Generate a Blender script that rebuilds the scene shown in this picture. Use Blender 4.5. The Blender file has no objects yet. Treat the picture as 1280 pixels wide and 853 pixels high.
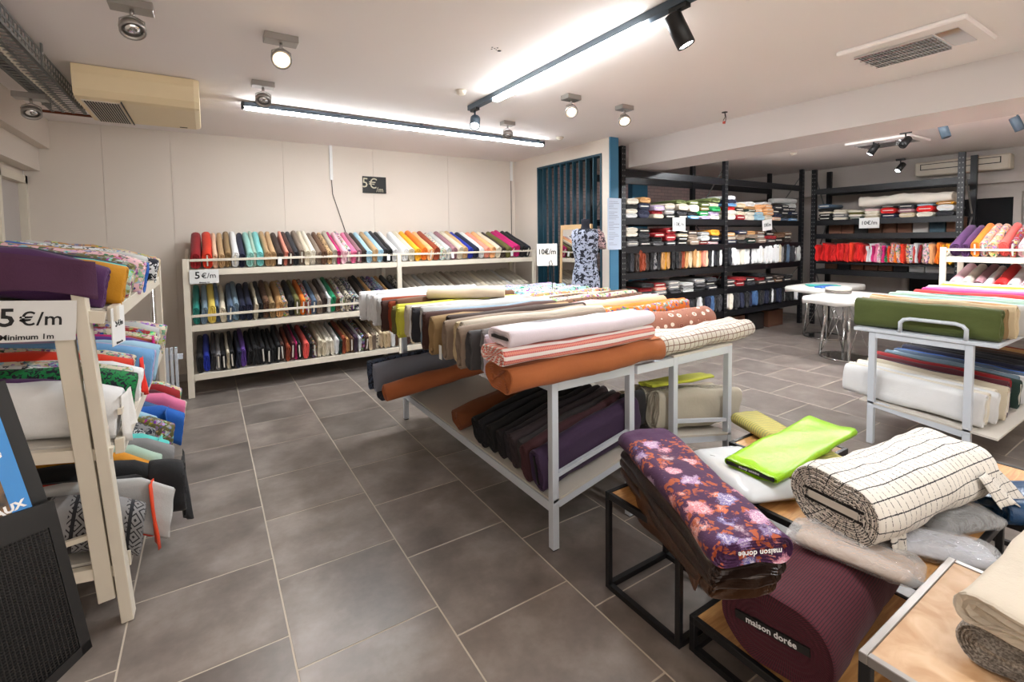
import bpy, math, random
from mathutils import Matrix, Vector, Euler
PI = math.pi
R = math.radians
random.seed(7)
scn = bpy.context.scene
col = scn.collection

# ------------------------------------------------------------------ camera
cam_d = bpy.data.cameras.new('camera')
cam = bpy.data.objects.new('camera', cam_d)
col.objects.link(cam)
r_ = Vector((0.843, -0.538, -0.013)).normalized()
w_ = Vector((0.537, 0.842, -0.052)).normalized()
u_ = r_.cross(w_).normalized()
r_ = w_.cross(u_).normalized()
m = Matrix(((r_.x, u_.x, -w_.x, 0), (r_.y, u_.y, -w_.y, 0), (r_.z, u_.z, -w_.z, 1.688), (0, 0, 0, 1)))
cam.matrix_world = m
cam_d.sensor_width = 36.0
cam_d.lens = 597.4 / 1280 * 36.0
cam_d.shift_y = -(426.5 - 330.35) / 1280
cam_d.clip_start = 0.05
scn.camera = cam

# ------------------------------------------------------------------ world, view, lights
scn.view_settings.view_transform = 'Standard'
scn.view_settings.look = 'None'
scn.view_settings.gamma = 1.0
scn.view_settings.exposure = 0.72
scn.view_settings.use_curve_mapping = False
world = bpy.data.worlds.new('world')
scn.world = world
world.use_nodes = True
world.node_tree.nodes['Background'].inputs[0].default_value = (0.75, 0.8, 0.9, 1)
world.node_tree.nodes['Background'].inputs[1].default_value = 0.25


def area_light(name, loc, sx, sy, power, color, rot=(0, 0, 0)):
    d = bpy.data.lights.new(name, 'AREA')
    d.shape = 'RECTANGLE'
    d.size = sx
    d.size_y = sy
    d.energy = power
    d.color = color
    o = bpy.data.objects.new(name, d)
    o.location = loc
    o.rotation_euler = rot
    col.objects.link(o)
    return o


COOL = (0.93, 0.97, 1.0)
NEUT = (1.0, 0.93, 0.85)
WARM = (1.0, 0.72, 0.45)
# added fill light behind the camera, brightens the surfaces facing it
area_light('rear_fill_light', (0.8, -1.35, 1.7), 4.8, 2.4, 30, (1.0, 0.95, 0.9), (R(90), 0, 0))


# ------------------------------------------------------------------ colour + materials
def lin(c):
    return tuple((v / 12.92 if v <= 0.04045 else ((v + 0.055) / 1.055) ** 2.4) for v in (x / 255.0 for x in c)) + (1.0,)


class NT:
    def __init__(s, name, rough=0.6, metal=0.0, base=(200, 200, 200)):
        s.m = bpy.data.materials.new(name)
        s.m.use_nodes = True
        s.t = s.m.node_tree
        s.b = s.t.nodes['Principled BSDF']
        s.b.inputs['Roughness'].default_value = rough
        s.b.inputs['Metallic'].default_value = metal
        s.b.inputs['Base Color'].default_value = lin(base)

    def n(s, typ, **kw):
        nd = s.t.nodes.new(typ)
        for k, v in kw.items():
            if k in nd.inputs.keys():
                nd.inputs[k].default_value = v
            else:
                setattr(nd, k, v)
        return nd

    def l(s, a, b):
        s.t.links.new(a, b)

    def mix(s, fac, a, b, mode='MIX'):
        nd = s.t.nodes.new('ShaderNodeMix')
        nd.data_type = 'RGBA'
        nd.blend_type = mode
        for sock, v in ((nd.inputs[0], fac), (nd.inputs[6], a), (nd.inputs[7], b)):
            if hasattr(v, 'is_linked') or isinstance(v, bpy.types.NodeSocket):
                s.l(v, sock)
            else:
                sock.default_value = v
        return nd.outputs[2]

    def math(s, op, a, b=0.0, c=None):
        nd = s.t.nodes.new('ShaderNodeMath')
        nd.operation = op
        for i, v in enumerate((a, b) if c is None else (a, b, c)):
            if isinstance(v, bpy.types.NodeSocket):
                s.l(v, nd.inputs[i])
            else:
                nd.inputs[i].default_value = v
        return nd.outputs[0]

    def ramp(s, fac, stops):
        nd = s.t.nodes.new('ShaderNodeValToRGB')
        e = nd.color_ramp.elements
        while len(e) < len(stops):
            e.new(0.5)
        for i, (p, c) in enumerate(stops):
            e[i].position = p
            e[i].color = c
        s.l(fac, nd.inputs[0])
        return nd.outputs[0]

    def bump(s, h, strength=0.3, dist=0.01):
        nd = s.t.nodes.new('ShaderNodeBump')
        nd.inputs['Strength'].default_value = strength
        nd.inputs['Distance'].default_value = dist
        s.l(h, nd.inputs['Height'])
        s.l(nd.outputs[0], s.b.inputs['Normal'])

    def base(s, sock):
        s.l(sock, s.b.inputs['Base Color'])


def simple(name, c, rough=0.6, metal=0.0, noise=0.0, scale=6.0):
    a = NT(name, rough, metal, c)
    if noise:
        tc = a.n('ShaderNodeTexCoord')
        nz = a.n('ShaderNodeTexNoise', Scale=scale, Detail=5.0)
        a.l(tc.outputs['Object'], nz.inputs['Vector'])
        k = tuple(v * (1 - noise) for v in lin(c)[:3]) + (1,)
        a.base(a.mix(nz.outputs[0], k, lin(c)))
        a.bump(nz.outputs[0], 0.06, 0.01)
    return a.m


def worn_white(name, c, chip):
    a = NT(name, 0.45, 0, c)
    tc = a.n('ShaderNodeTexCoord')
    nz = a.n('ShaderNodeTexNoise', Scale=9.0, Detail=8.0, Roughness=0.7)
    a.l(tc.outputs['Object'], nz.inputs['Vector'])
    n2 = a.n('ShaderNodeTexNoise', Scale=2.5, Detail=3.0)
    a.l(tc.outputs['Object'], n2.inputs['Vector'])
    f = a.ramp(nz.outputs[0], [(0.70, (0, 0, 0, 1)), (0.74, (1, 1, 1, 1))])
    d = a.mix(n2.outputs[0], tuple(v * 0.82 for v in lin(c)[:3]) + (1,), lin(c))
    a.base(a.mix(f, d, lin(chip)))
    return a.m


M = {}
M['rack_white'] = worn_white('white_painted_wood', (226, 216, 198), (120, 95, 70))
M['metal_white'] = simple('white_painted_steel', (206, 212, 220), 0.4, 0, 0.08)
M['steel_grey'] = simple('brushed_steel', (170, 165, 160), 0.35, 0.8, 0.1)
M['chrome'] = simple('chrome', (215, 215, 215), 0.12, 1.0)
M['black_metal'] = simple('black_powder_coat', (22, 22, 24), 0.42, 0.1, 0.1)
M['rack_black'] = simple('dark_painted_steel', (17, 18, 22), 0.38, 0.2, 0.1)
M['track_grey'] = simple('slate_track_paint', (62, 76, 88), 0.5)
M['black_plastic'] = simple('black_plastic', (16, 16, 17), 0.5)
M['wall'] = simple('cream_wall_paint', (218, 207, 195), 0.75, 0, 0.06, 1.5)
M['wall_cool'] = simple('grey_wall_paint', (186, 178, 172), 0.8, 0, 0.1, 1.5)
M['ceiling'] = simple('ceiling_paint', (240, 232, 228), 0.85, 0, 0.05, 1.2)
M['beam'] = simple('beam_paint', (216, 208, 204), 0.8, 0, 0.05, 1.2)
M['teal'] = simple('petrol_blue_paint', (22, 62, 78), 0.5, 0, 0.1)
M['blue'] = simple('steel_blue_paint', (58, 116, 148), 0.6, 0, 0.08)
M['cardboard'] = simple('grey_board', (222, 216, 204), 0.8)
M['darkboard'] = simple('black_board', (24, 22, 22), 0.6)
M['paper'] = simple('paper', (228, 228, 226), 0.7)
M['ink'] = simple('black_ink', (18, 18, 18), 0.6)
M['whiteink'] = simple('white_ink', (240, 240, 240), 0.5)
M['ac_cream'] = simple('aged_cream_plastic', (232, 212, 172), 0.45, 0, 0.05)
M['ac_white'] = simple('off_white_plastic', (214, 204, 188), 0.5)
M['dark'] = simple('dark_void', (14, 15, 18), 0.9)
M['brownboard'] = simple('brown_cardboard', (110, 72, 52), 0.8, 0, 0.2)
M['mirror'] = simple('mirror_glass', (230, 230, 230), 0.02, 1.0)
M['frame_wood'] = simple('pale_pine', (214, 178, 132), 0.5, 0, 0.1)
M['red_plastic'] = simple('red_plastic', (190, 60, 40), 0.5)
M['wire'] = simple('dark_cable', (45, 40, 38), 0.6)
M['copper'] = simple('old_copper', (110, 62, 44), 0.4, 0.7)
M['galv'] = simple('galvanised_steel', (128, 128, 126), 0.5, 0.5, 0.15)


def mk_brick():
    a = NT('painted_brick', 0.8)
    tc = a.n('ShaderNodeTexCoord')
    mp = a.n('ShaderNodeMapping')
    mp.inputs['Rotation'].default_value = (R(90), 0, 0)
    a.l(tc.outputs['Object'], mp.inputs['Vector'])
    bk = a.n('ShaderNodeTexBrick', Scale=1.0)
    bk.inputs['Brick Width'].default_value = 0.22
    bk.inputs['Row Height'].default_value = 0.07
    bk.inputs['Mortar Size'].default_value = 0.006
    bk.inputs['Color1'].default_value = lin((208, 180, 176))
    bk.inputs['Color2'].default_value = lin((190, 168, 166))
    bk.inputs['Mortar'].default_value = lin((160, 140, 136))
    a.l(mp.outputs[0], bk.inputs['Vector'])
    a.base(bk.outputs[0])
    return a.m


M['brick_paint'] = mk_brick()


def mk_tile():
    a = NT('charcoal_stone_tile', 0.4)
    tc = a.n('ShaderNodeTexCoord')
    oi = a.n('ShaderNodeObjectInfo')
    ad = a.n('ShaderNodeVectorMath', operation='MULTIPLY_ADD')
    a.l(oi.outputs['Location'], ad.inputs[0])
    ad.inputs[1].default_value = (3.1, 2.3, 1.0)
    a.l(tc.outputs['Object'], ad.inputs[2])
    n1 = a.n('ShaderNodeTexNoise', Scale=3.0, Detail=6.0, Roughness=0.6)
    a.l(ad.outputs[0], n1.inputs['Vector'])
    n2 = a.n('ShaderNodeTexNoise', Scale=40.0, Detail=4.0)
    a.l(ad.outputs[0], n2.inputs['Vector'])
    c = a.ramp(n1.outputs[0], [(0.22, lin((88, 80, 75))), (0.5, lin((122, 113, 107))), (0.78, lin((156, 147, 141)))])
    k = a.ramp(oi.outputs['Random'], [(0.0, (0.85, 0.85, 0.85, 1)), (1.0, (1.12, 1.1, 1.08, 1))])
    c = a.mix(1.0, c, k, 'MULTIPLY')
    a.base(a.mix(0.08, c, n2.outputs[0], 'SOFT_LIGHT'))
    a.b.inputs['Roughness'].default_value = 0.32
    a.bump(n1.outputs[0], 0.12, 0.004)
    return a.m


M['tile'] = mk_tile()
M['grout'] = simple('sand_grout', (196, 184, 168), 0.9, 0, 0.15, 12)


def mk_wood(name, c1, c2, sc=(3, 30, 3)):
    a = NT(name, 0.45)
    tc = a.n('ShaderNodeTexCoord')
    mp = a.n('ShaderNodeMapping')
    mp.inputs['Scale'].default_value = sc
    a.l(tc.outputs['Object'], mp.inputs['Vector'])
    n1 = a.n('ShaderNodeTexNoise', Scale=1.6, Detail=6.0, Distortion=1.2)
    a.l(mp.outputs[0], n1.inputs['Vector'])
    a.base(a.ramp(n1.outputs[0], [(0.3, lin(c1)), (0.7, lin(c2))]))
    a.bump(n1.outputs[0], 0.08, 0.004)
    return a.m


M['oak'] = mk_wood('oak_veneer', (176, 122, 66), (214, 164, 104))
M['worn_oak'] = mk_wood('worn_pale_wood', (178, 138, 98), (206, 172, 136), (6, 6, 6))
M['shelfboard'] = simple('white_shelf_board', (206, 200, 190), 0.6, 0, 0.06)


def fabric(name, kind, sheen=0.06, rough=0.85):
    a = NT(name, rough)
    tc = a.n('ShaderNodeTexCoord')
    oi = a.n('ShaderNodeObjectInfo')
    uv = tc.outputs['UV']
    ob = tc.outputs['Object']
    col0 = oi.outputs['Color']
    # object space offset by the random value so no two prints line up
    off = a.n('ShaderNodeVectorMath', operation='ADD')
    a.l(ob, off.inputs[0])
    cb = a.n('ShaderNodeCombineXYZ')
    mm = a.math('MULTIPLY', oi.outputs['Random'], 37.0)
    for i in range(3):
        a.l(mm, cb.inputs[i])
    a.l(cb.outputs[0], off.inputs[1])
    P = off.outputs[0]
    wv = a.n('ShaderNodeTexNoise', Scale=160.0, Detail=2.0)
    a.l(P, wv.inputs['Vector'])
    big = a.n('ShaderNodeTexNoise', Scale=7.0, Detail=3.0)
    a.l(P, big.inputs['Vector'])
    out = col0

    def thresh(v, lo, hi):
        return a.ramp(v, [(lo, (0, 0, 0, 1)), (hi, (1, 1, 1, 1))])

    def vor(sc, feat='F1'):
        v = a.n('ShaderNodeTexVoronoi', Scale=sc, feature=feat)
        a.l(P, v.inputs['Vector'])
        return v
    if kind == 'print':
        dn = a.n('ShaderNodeTexNoise', Scale=34.0, Detail=3.0)
        a.l(P, dn.inputs['Vector'])
        dd = a.n('ShaderNodeVectorMath', operation='MULTIPLY_ADD')
        a.l(dn.outputs[1], dd.inputs[0])
        dd.inputs[1].default_value = (0.05, 0.05, 0.05)
        a.l(P, dd.inputs[2])
        v = a.n('ShaderNodeTexVoronoi')
        a.l(dd.outputs[0], v.inputs['Vector'])
        a.l(a.math('MULTIPLY_ADD', oi.outputs['Random'], 26.0, 20.0), v.inputs['Scale'])
        hs = a.n('ShaderNodeHueSaturation', Saturation=0.7, Value=0.75)
        a.l(v.outputs['Color'], hs.inputs['Color'])
        hc = a.n('ShaderNodeHueSaturation', Saturation=1.1, Value=0.45)
        a.l(a.math('ADD', oi.outputs['Random'], 0.2), hc.inputs['Hue'])
        a.l(v.outputs['Color'], hc.inputs['Color'])
        out = a.mix(thresh(dn.outputs[0], 0.52, 0.56), out, hc.outputs[0])
        f = a.math('SUBTRACT', 1.0, thresh(v.outputs['Distance'], 0.40, 0.5))
        f2 = thresh(big.outputs[0], 0.45, 0.5)
        f = a.math('MULTIPLY', f, f2)
        out = a.mix(f, out, hs.outputs[0])
    elif kind == 'bw':
        n = a.n('ShaderNodeTexNoise', Detail=2.0, Distortion=1.2)
        a.l(P, n.inputs['Vector'])
        a.l(a.math('MULTIPLY_ADD', oi.outputs['Random'], 30.0, 18.0), n.inputs['Scale'])
        out = a.mix(thresh(n.outputs[0], 0.5, 0.53), out, lin((22, 26, 40)))
    elif kind == 'animal':
        n = vor(30.0)
        out = a.mix(thresh(n.outputs['Distance'], 0.28, 0.34), lin((40, 26, 20)), out)
    elif kind in ('stripe', 'check', 'ribs', 'redstripe', 'geo', 'dots', 'brownplaid'):
        sp = a.n('ShaderNodeSeparateXYZ')
        a.l(uv, sp.inputs[0])
        U, V = sp.outputs[0], sp.outputs[1]

        def lines(s, period, width, soft=0.002):
            x = a.math('PINGPONG', s, period / 2)
            return a.math('LESS_THAN', x, width / 2)
        if kind == 'check':
            wob = a.math('MULTIPLY_ADD', wv.outputs[0], 0.006, -0.003)
            lu = lines(a.math('ADD', U, wob), 0.036, 0.0032)
            lv = lines(a.math('ADD', V, wob), 0.056, 0.0045)
            lu = a.math('MULTIPLY', lu, a.math('GREATER_THAN', wv.outputs[0], 0.46))
            f = a.math('MAXIMUM', lu, lv)
            out = a.mix(f, out, lin((38, 38, 42)))
        elif kind == 'brownplaid':
            f = a.math('MAXIMUM', lines(U, 0.05, 0.006), lines(V, 0.042, 0.006))
            out = a.mix(f, out, lin((128, 92, 78)))
        elif kind == 'stripe':
            out = a.mix(lines(U, 0.02, 0.009), out, lin((208, 190, 96)))
        elif kind == 'ribs':
            out = a.mix(lines(V, 0.009, 0.003), out, lin((38, 8, 22)))
        elif kind == 'redstripe':
            f1 = lines(V, 0.045, 0.026)
            f2 = lines(V, 0.045, 0.012)
            out = a.mix(f1, lin((236, 226, 220)), lin((196, 42, 36)))
            out = a.mix(f2, out, lin((226, 120, 96)))
            sp2 = lines(U, 0.008, 0.004)
            out = a.mix(a.math('MULTIPLY', sp2, 0.35), out, lin((240, 232, 226)))
        elif kind == 'geo':
            uu = a.math('PINGPONG', U, 0.03)
            vv = a.math('PINGPONG', V, 0.04)
            d = a.math('ADD', a.math('MULTIPLY', uu, 1.2), vv)
            f = a.math('LESS_THAN', a.math('PINGPONG', d, 0.012), 0.004)
            band = lines(U, 0.2, 0.14)
            out = a.mix(a.math('MULTIPLY', f, band), out, lin((26, 25, 28)))
            out = a.mix(lines(a.math('ADD', U, 0.05), 0.1, 0.014), out, lin((24, 23, 28)))
        elif kind == 'dots':
            v = a.n('ShaderNodeTexVoronoi', Scale=1.0)
            mp = a.n('ShaderNodeMapping')
            mp.inputs['Scale'].default_value = (11, 15, 1)
            a.l(uv, mp.inputs['Vector'])
            a.l(mp.outputs[0], v.inputs['Vector'])
            v.inputs['Randomness'].default_value = 0.4
            ring = a.math('MULTIPLY', a.math('LESS_THAN', v.outputs['Distance'], 0.27), a.math('GREATER_THAN', v.outputs['Distance'], 0.13))
            w = a.math('LESS_THAN', a.math('PINGPONG', v.outputs['Distance'], 0.045), 0.018)
            out = a.mix(w, out, lin((196, 140, 116)))
            out = a.mix(ring, out, lin((240, 222, 208)))
    elif kind == 'floral':
        dn = a.n('ShaderNodeTexNoise', Scale=24.0, Detail=3.0)
        a.l(P, dn.inputs['Vector'])
        dd = a.n('ShaderNodeVectorMath', operation='MULTIPLY_ADD')
        a.l(dn.outputs[1], dd.inputs[0])
        dd.inputs[1].default_value = (0.07, 0.07, 0.07)
        a.l(P, dd.inputs[2])
        P = dd.outputs[0]
        v = vor(10.5)
        n = a.n('ShaderNodeTexNoise', Scale=90.0, Detail=3.0, Distortion=2.0)
        a.l(P, n.inputs['Vector'])
        cr = a.ramp(v.outputs['Color'], [(0.0, lin((214, 196, 214))), (0.25, lin((220, 110, 60))), (0.5, lin((214, 140, 160))), (0.72, lin((110, 120, 190))), (1.0, lin((150, 84, 44)))])
        d = a.math('ADD', v.outputs['Distance'], a.math('MULTIPLY', n.outputs[0], 0.5))
        f = a.math('SUBTRACT', 1.0, thresh(d, 0.62, 0.70))
        petals = thresh(n.outputs[0], 0.5, 0.56)
        cr = a.mix(a.math('MULTIPLY', petals, 0.8), cr, lin((236, 226, 232)))
        v2 = vor(34.0)
        hs = a.n('ShaderNodeHueSaturation', Saturation=0.8, Value=0.8)
        a.l(v2.outputs['Color'], hs.inputs['Color'])
        f2 = a.math('SUBTRACT', 1.0, thresh(v2.outputs['Distance'], 0.34, 0.42))
        out = a.mix(a.math('MULTIPLY', f2, thresh(big.outputs[0], 0.40, 0.45)), out, lin((176, 84, 48)))
        out = a.mix(f, out, cr)
        # flowers thin out towards the plain selvedge at the rear end
        sx = a.n('ShaderNodeSeparateXYZ')
        a.l(ob, sx.inputs[0])
        keep = a.math('LESS_THAN', a.math('ADD', sx.outputs[0], a.math('MULTIPLY', big.outputs[0], 0.1)), 0.80)
        out = a.mix(keep, col0, out)
    elif kind == 'boucle':
        out = a.mix(thresh(wv.outputs[0], 0.4, 0.6), out, lin((120, 112, 104)))
    # slight tonal unevenness of dyed cloth
    dk = a.mix(1.0, out, (0.82, 0.82, 0.82, 1), 'MULTIPLY')
    out = a.mix(big.outputs[0], dk, out)
    a.base(out)
    a.b.inputs['Sheen Weight'].default_value = sheen
    n3 = a.n('ShaderNodeTexNoise', Scale=26.0, Detail=3.0)
    a.l(P, n3.inputs['Vector'])
    h = a.math('ADD', a.math('MULTIPLY', n3.outputs[0], 0.7), a.math('MULTIPLY', wv.outputs[0], 0.3))
    a.bump(h, 0.45, 0.006)
    return a.m


FAB = {k: fabric('fabric_' + k, k) for k in ('plain', 'print', 'bw', 'animal', 'stripe', 'check', 'ribs', 'redstripe', 'geo', 'dots', 'brownplaid', 'floral', 'boucle')}
FAB['satin'] = fabric('fabric_satin', 'plain', 0.0, 0.32)


def mk_film():
    a = NT('clear_plastic_film', 0.07, 0, (235, 235, 235))
    a.b.inputs['Alpha'].default_value = 0.32
    a.b.inputs['Specular IOR Level'].default_value = 0.9
    tc = a.n('ShaderNodeTexCoord')
    nz = a.n('ShaderNodeTexNoise', Scale=22.0, Detail=4.0, Distortion=1.0)
    a.l(tc.outputs['Object'], nz.inputs['Vector'])
    a.bump(nz.outputs[0], 0.9, 0.02)
    return a.m


M['film'] = mk_film()


def emit(name, c, s):
    a = NT(name, 0.5, 0, (255, 255, 255))
    a.b.inputs['Emission Color'].default_value = tuple(c) + (1,)
    a.b.inputs['Emission Strength'].default_value = s
    return a.m


M['led'] = emit('led_diffuser', (0.92, 0.97, 1.0), 42.0)
M['led_strong'] = emit('bright_led_diffuser', (0.92, 0.96, 1.0), 110.0)
M['halogen'] = emit('halogen_lens', (1.0, 0.74, 0.42), 14.0)
M['halogen_dim'] = emit('halogen_lens_dim', (1.0, 0.8, 0.55), 3.0)
M['led_spot'] = emit('led_spot_lens', (0.92, 0.96, 1.0), 16.0)


# ------------------------------------------------------------------ mesh builder
class MB:
    def __init__(s):
        s.v = []
        s.f = []
        s.uv = []
        s.smooth = []

    def face(s, idx, uv=None, sm=False):
        s.f.append(tuple(idx))
        s.uv.append(uv)
        s.smooth.append(sm)

    def box(s, x0, x1, y0, y1, z0, z1, mat=None, sm=False):
        b = len(s.v)
        P = [(x0, y0, z0), (x1, y0, z0), (x1, y1, z0), (x0, y1, z0), (x0, y0, z1), (x1, y0, z1), (x1, y1, z1), (x0, y1, z1)]
        if mat is not None:
            P = [tuple(mat @ Vector(p)) for p in P]
        s.v += P
        for q in ((0, 3, 2, 1), (4, 5, 6, 7), (0, 1, 5, 4), (1, 2, 6, 5), (2, 3, 7, 6), (3, 0, 4, 7)):
            s.face([b + i for i in q])
        return s

    def bar(s, a, b, w, h, up=(0, 0, 1)):
        """box-section bar between two points; w across, h along the up direction"""
        a, b = Vector(a), Vector(b)
        d = (b - a)
        L = d.length
        d.normalize()
        up = Vector(up)
        if abs(d.dot(up)) > 0.98:
            up = Vector((0, 1, 0))
        sx = d.cross(up).normalized()
        uz = sx.cross(d).normalized()
        mt = Matrix(((d.x, sx.x, uz.x, a.x), (d.y, sx.y, uz.y, a.y), (d.z, sx.z, uz.z, a.z), (0, 0, 0, 1)))
        return s.box(0, L, -w / 2, w / 2, -h / 2, h / 2, mt)

    def tube(s, pts, r, n=10, cap=True):
        pts = [Vector(p) for p in pts]
        rs = r if isinstance(r, (list, tuple)) else [r] * len(pts)
        base = len(s.v)
        prev = None
        for i, p in enumerate(pts):
            if i == 0:
                d = pts[1] - pts[0]
            elif i == len(pts) - 1:
                d = pts[-1] - pts[-2]
            else:
                d = (pts[i + 1] - pts[i]).normalized() + (pts[i] - pts[i - 1]).normalized()
            d.normalize()
            if prev is None:
                up = Vector((0, 0, 1)) if abs(d.z) < 0.9 else Vector((1, 0, 0))
                sx = d.cross(up).normalized()
            else:
                sx = (prev - d * prev.dot(d)).normalized()
            prev = sx
            sy = d.cross(sx)
            for k in range(n):
                a = 2 * PI * k / n
                s.v.append(tuple(p + (sx * math.cos(a) + sy * math.sin(a)) * rs[i]))
        for i in range(len(pts) - 1):
            for k in range(n):
                s.face((base + i * n + k, base + i * n + (k + 1) % n, base + (i + 1) * n + (k + 1) % n, base + (i + 1) * n + k), None, True)
        if cap:
            s.face([base + k for k in range(n)][::-1])
            s.face([base + (len(pts) - 1) * n + k for k in range(n)])
        return s

    def lathe(s, prof, n=20, mat=None, sy=1.0):
        base = len(s.v)
        for (r, z) in prof:
            for k in range(n):
                a = 2 * PI * k / n
                p = Vector((r * math.cos(a), r * math.sin(a) * sy, z))
                s.v.append(tuple(mat @ p) if mat is not None else tuple(p))
        for i in range(len(prof) - 1):
            for k in range(n):
                s.face((base + i * n + k, base + i * n + (k + 1) % n, base + (i + 1) * n + (k + 1) % n, base + (i + 1) * n + k), None, True)
        s.face([base + k for k in range(n)][::-1])
        s.face([base + (len(prof) - 1) * n + k for k in range(n)])
        return s

    def mesh(s, name):
        me = bpy.data.meshes.new(name)
        me.from_pydata(s.v, [], s.f)
        me.polygons.foreach_set('use_smooth', s.smooth)
        if any(u is not None for u in s.uv):
            lay = me.uv_layers.new(name='UVMap')
            i = 0
            for f, u in zip(s.f, s.uv):
                for k in range(len(f)):
                    lay.data[i].uv = u[k] if u else (0, 0)
                    i += 1
        me.update()
        return me

    def build(s, name, mat, parent=None, loc=None, rot=None, bevel=0):
        me = s.mesh(name)
        me.materials.append(mat)
        return link(name, me, parent, loc, rot, bevel)


def link(name, me, parent=None, loc=None, rot=None, bevel=0):
    o = bpy.data.objects.new(name, me)
    col.objects.link(o)
    if parent is not None:
        o.parent = parent
    if loc is not None:
        o.location = loc
    if rot is not None:
        o.rotation_euler = rot
    if bevel:
        b = o.modifiers.new('bevel', 'BEVEL')
        b.width = bevel
        b.segments = 1
    return o


def empty(name, loc=(0, 0, 0), rot=(0, 0, 0)):
    o = bpy.data.objects.new(name, None)
    o.empty_display_size = 0.1
    o.location = loc
    o.rotation_euler = rot
    col.objects.link(o)
    return o


def tag(o, label, cat, group=None, kind=None):
    o['label'] = label
    o['category'] = cat
    if group:
        o['group'] = group
    if kind:
        o['kind'] = kind
    return o


def struct(o, label=None):
    o['kind'] = 'structure'
    if label:
        o['label'] = label
    return o


def text(name, body, size, mat, parent, loc, rot, align='CENTER', extrude=0.0006, sx=1.0, bold=0.0):
    c = bpy.data.curves.new(name, 'FONT')
    c.body = body
    c.size = size
    c.align_x = align
    c.align_y = 'CENTER'
    c.extrude = extrude
    c.offset = bold
    c.resolution_u = 2
    c.materials.append(mat)
    tmp = bpy.data.objects.new(name, c)
    col.objects.link(tmp)
    bpy.context.view_layer.update()
    me = bpy.data.meshes.new_from_object(tmp.evaluated_get(bpy.context.evaluated_depsgraph_get()))
    bpy.data.objects.remove(tmp)
    bpy.data.curves.remove(c)
    o = bpy.data.objects.new(name, me)
    col.objects.link(o)
    o.parent = parent
    o.location = loc
    o.rotation_euler = rot
    o.scale = (sx, 1, 1)
    return o


def ordinal(n):
    return str(n) + ('th' if 10 <= n % 100 <= 20 else {1: 'st', 2: 'nd', 3: 'rd'}.get(n % 10, 'th'))


# ------------------------------------------------------------------ bolts of cloth
def stadium(h, t, n, ins=0.0):
    """perimeter points (y, z, ny, nz, arc) of an upright stadium h tall, t thick, centred"""
    h2, r = h / 2 - ins, t / 2 - ins
    r = max(r, 0.0015)
    if h2 < r:
        h2 = r + 0.0005
    st = 2 * (h2 - r)
    P = 2 * st + 2 * PI * r
    out = []
    for k in range(n):
        s = P * k / n
        if s < st:
            out.append((r, -st / 2 + s, 1, 0, s))
        elif s < st + PI * r:
            a = (s - st) / r
            out.append((r * math.cos(a), st / 2 + r * math.sin(a), math.cos(a), math.sin(a), s))
        elif s < 2 * st + PI * r:
            q = s - st - PI * r
            out.append((-r, st / 2 - q, -1, 0, s))
        else:
            a = (s - 2 * st - PI * r) / r
            out.append((-r * math.cos(a), -st / 2 - r * math.sin(a), -math.cos(a), -math.sin(a), s))
    return out, P


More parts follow.
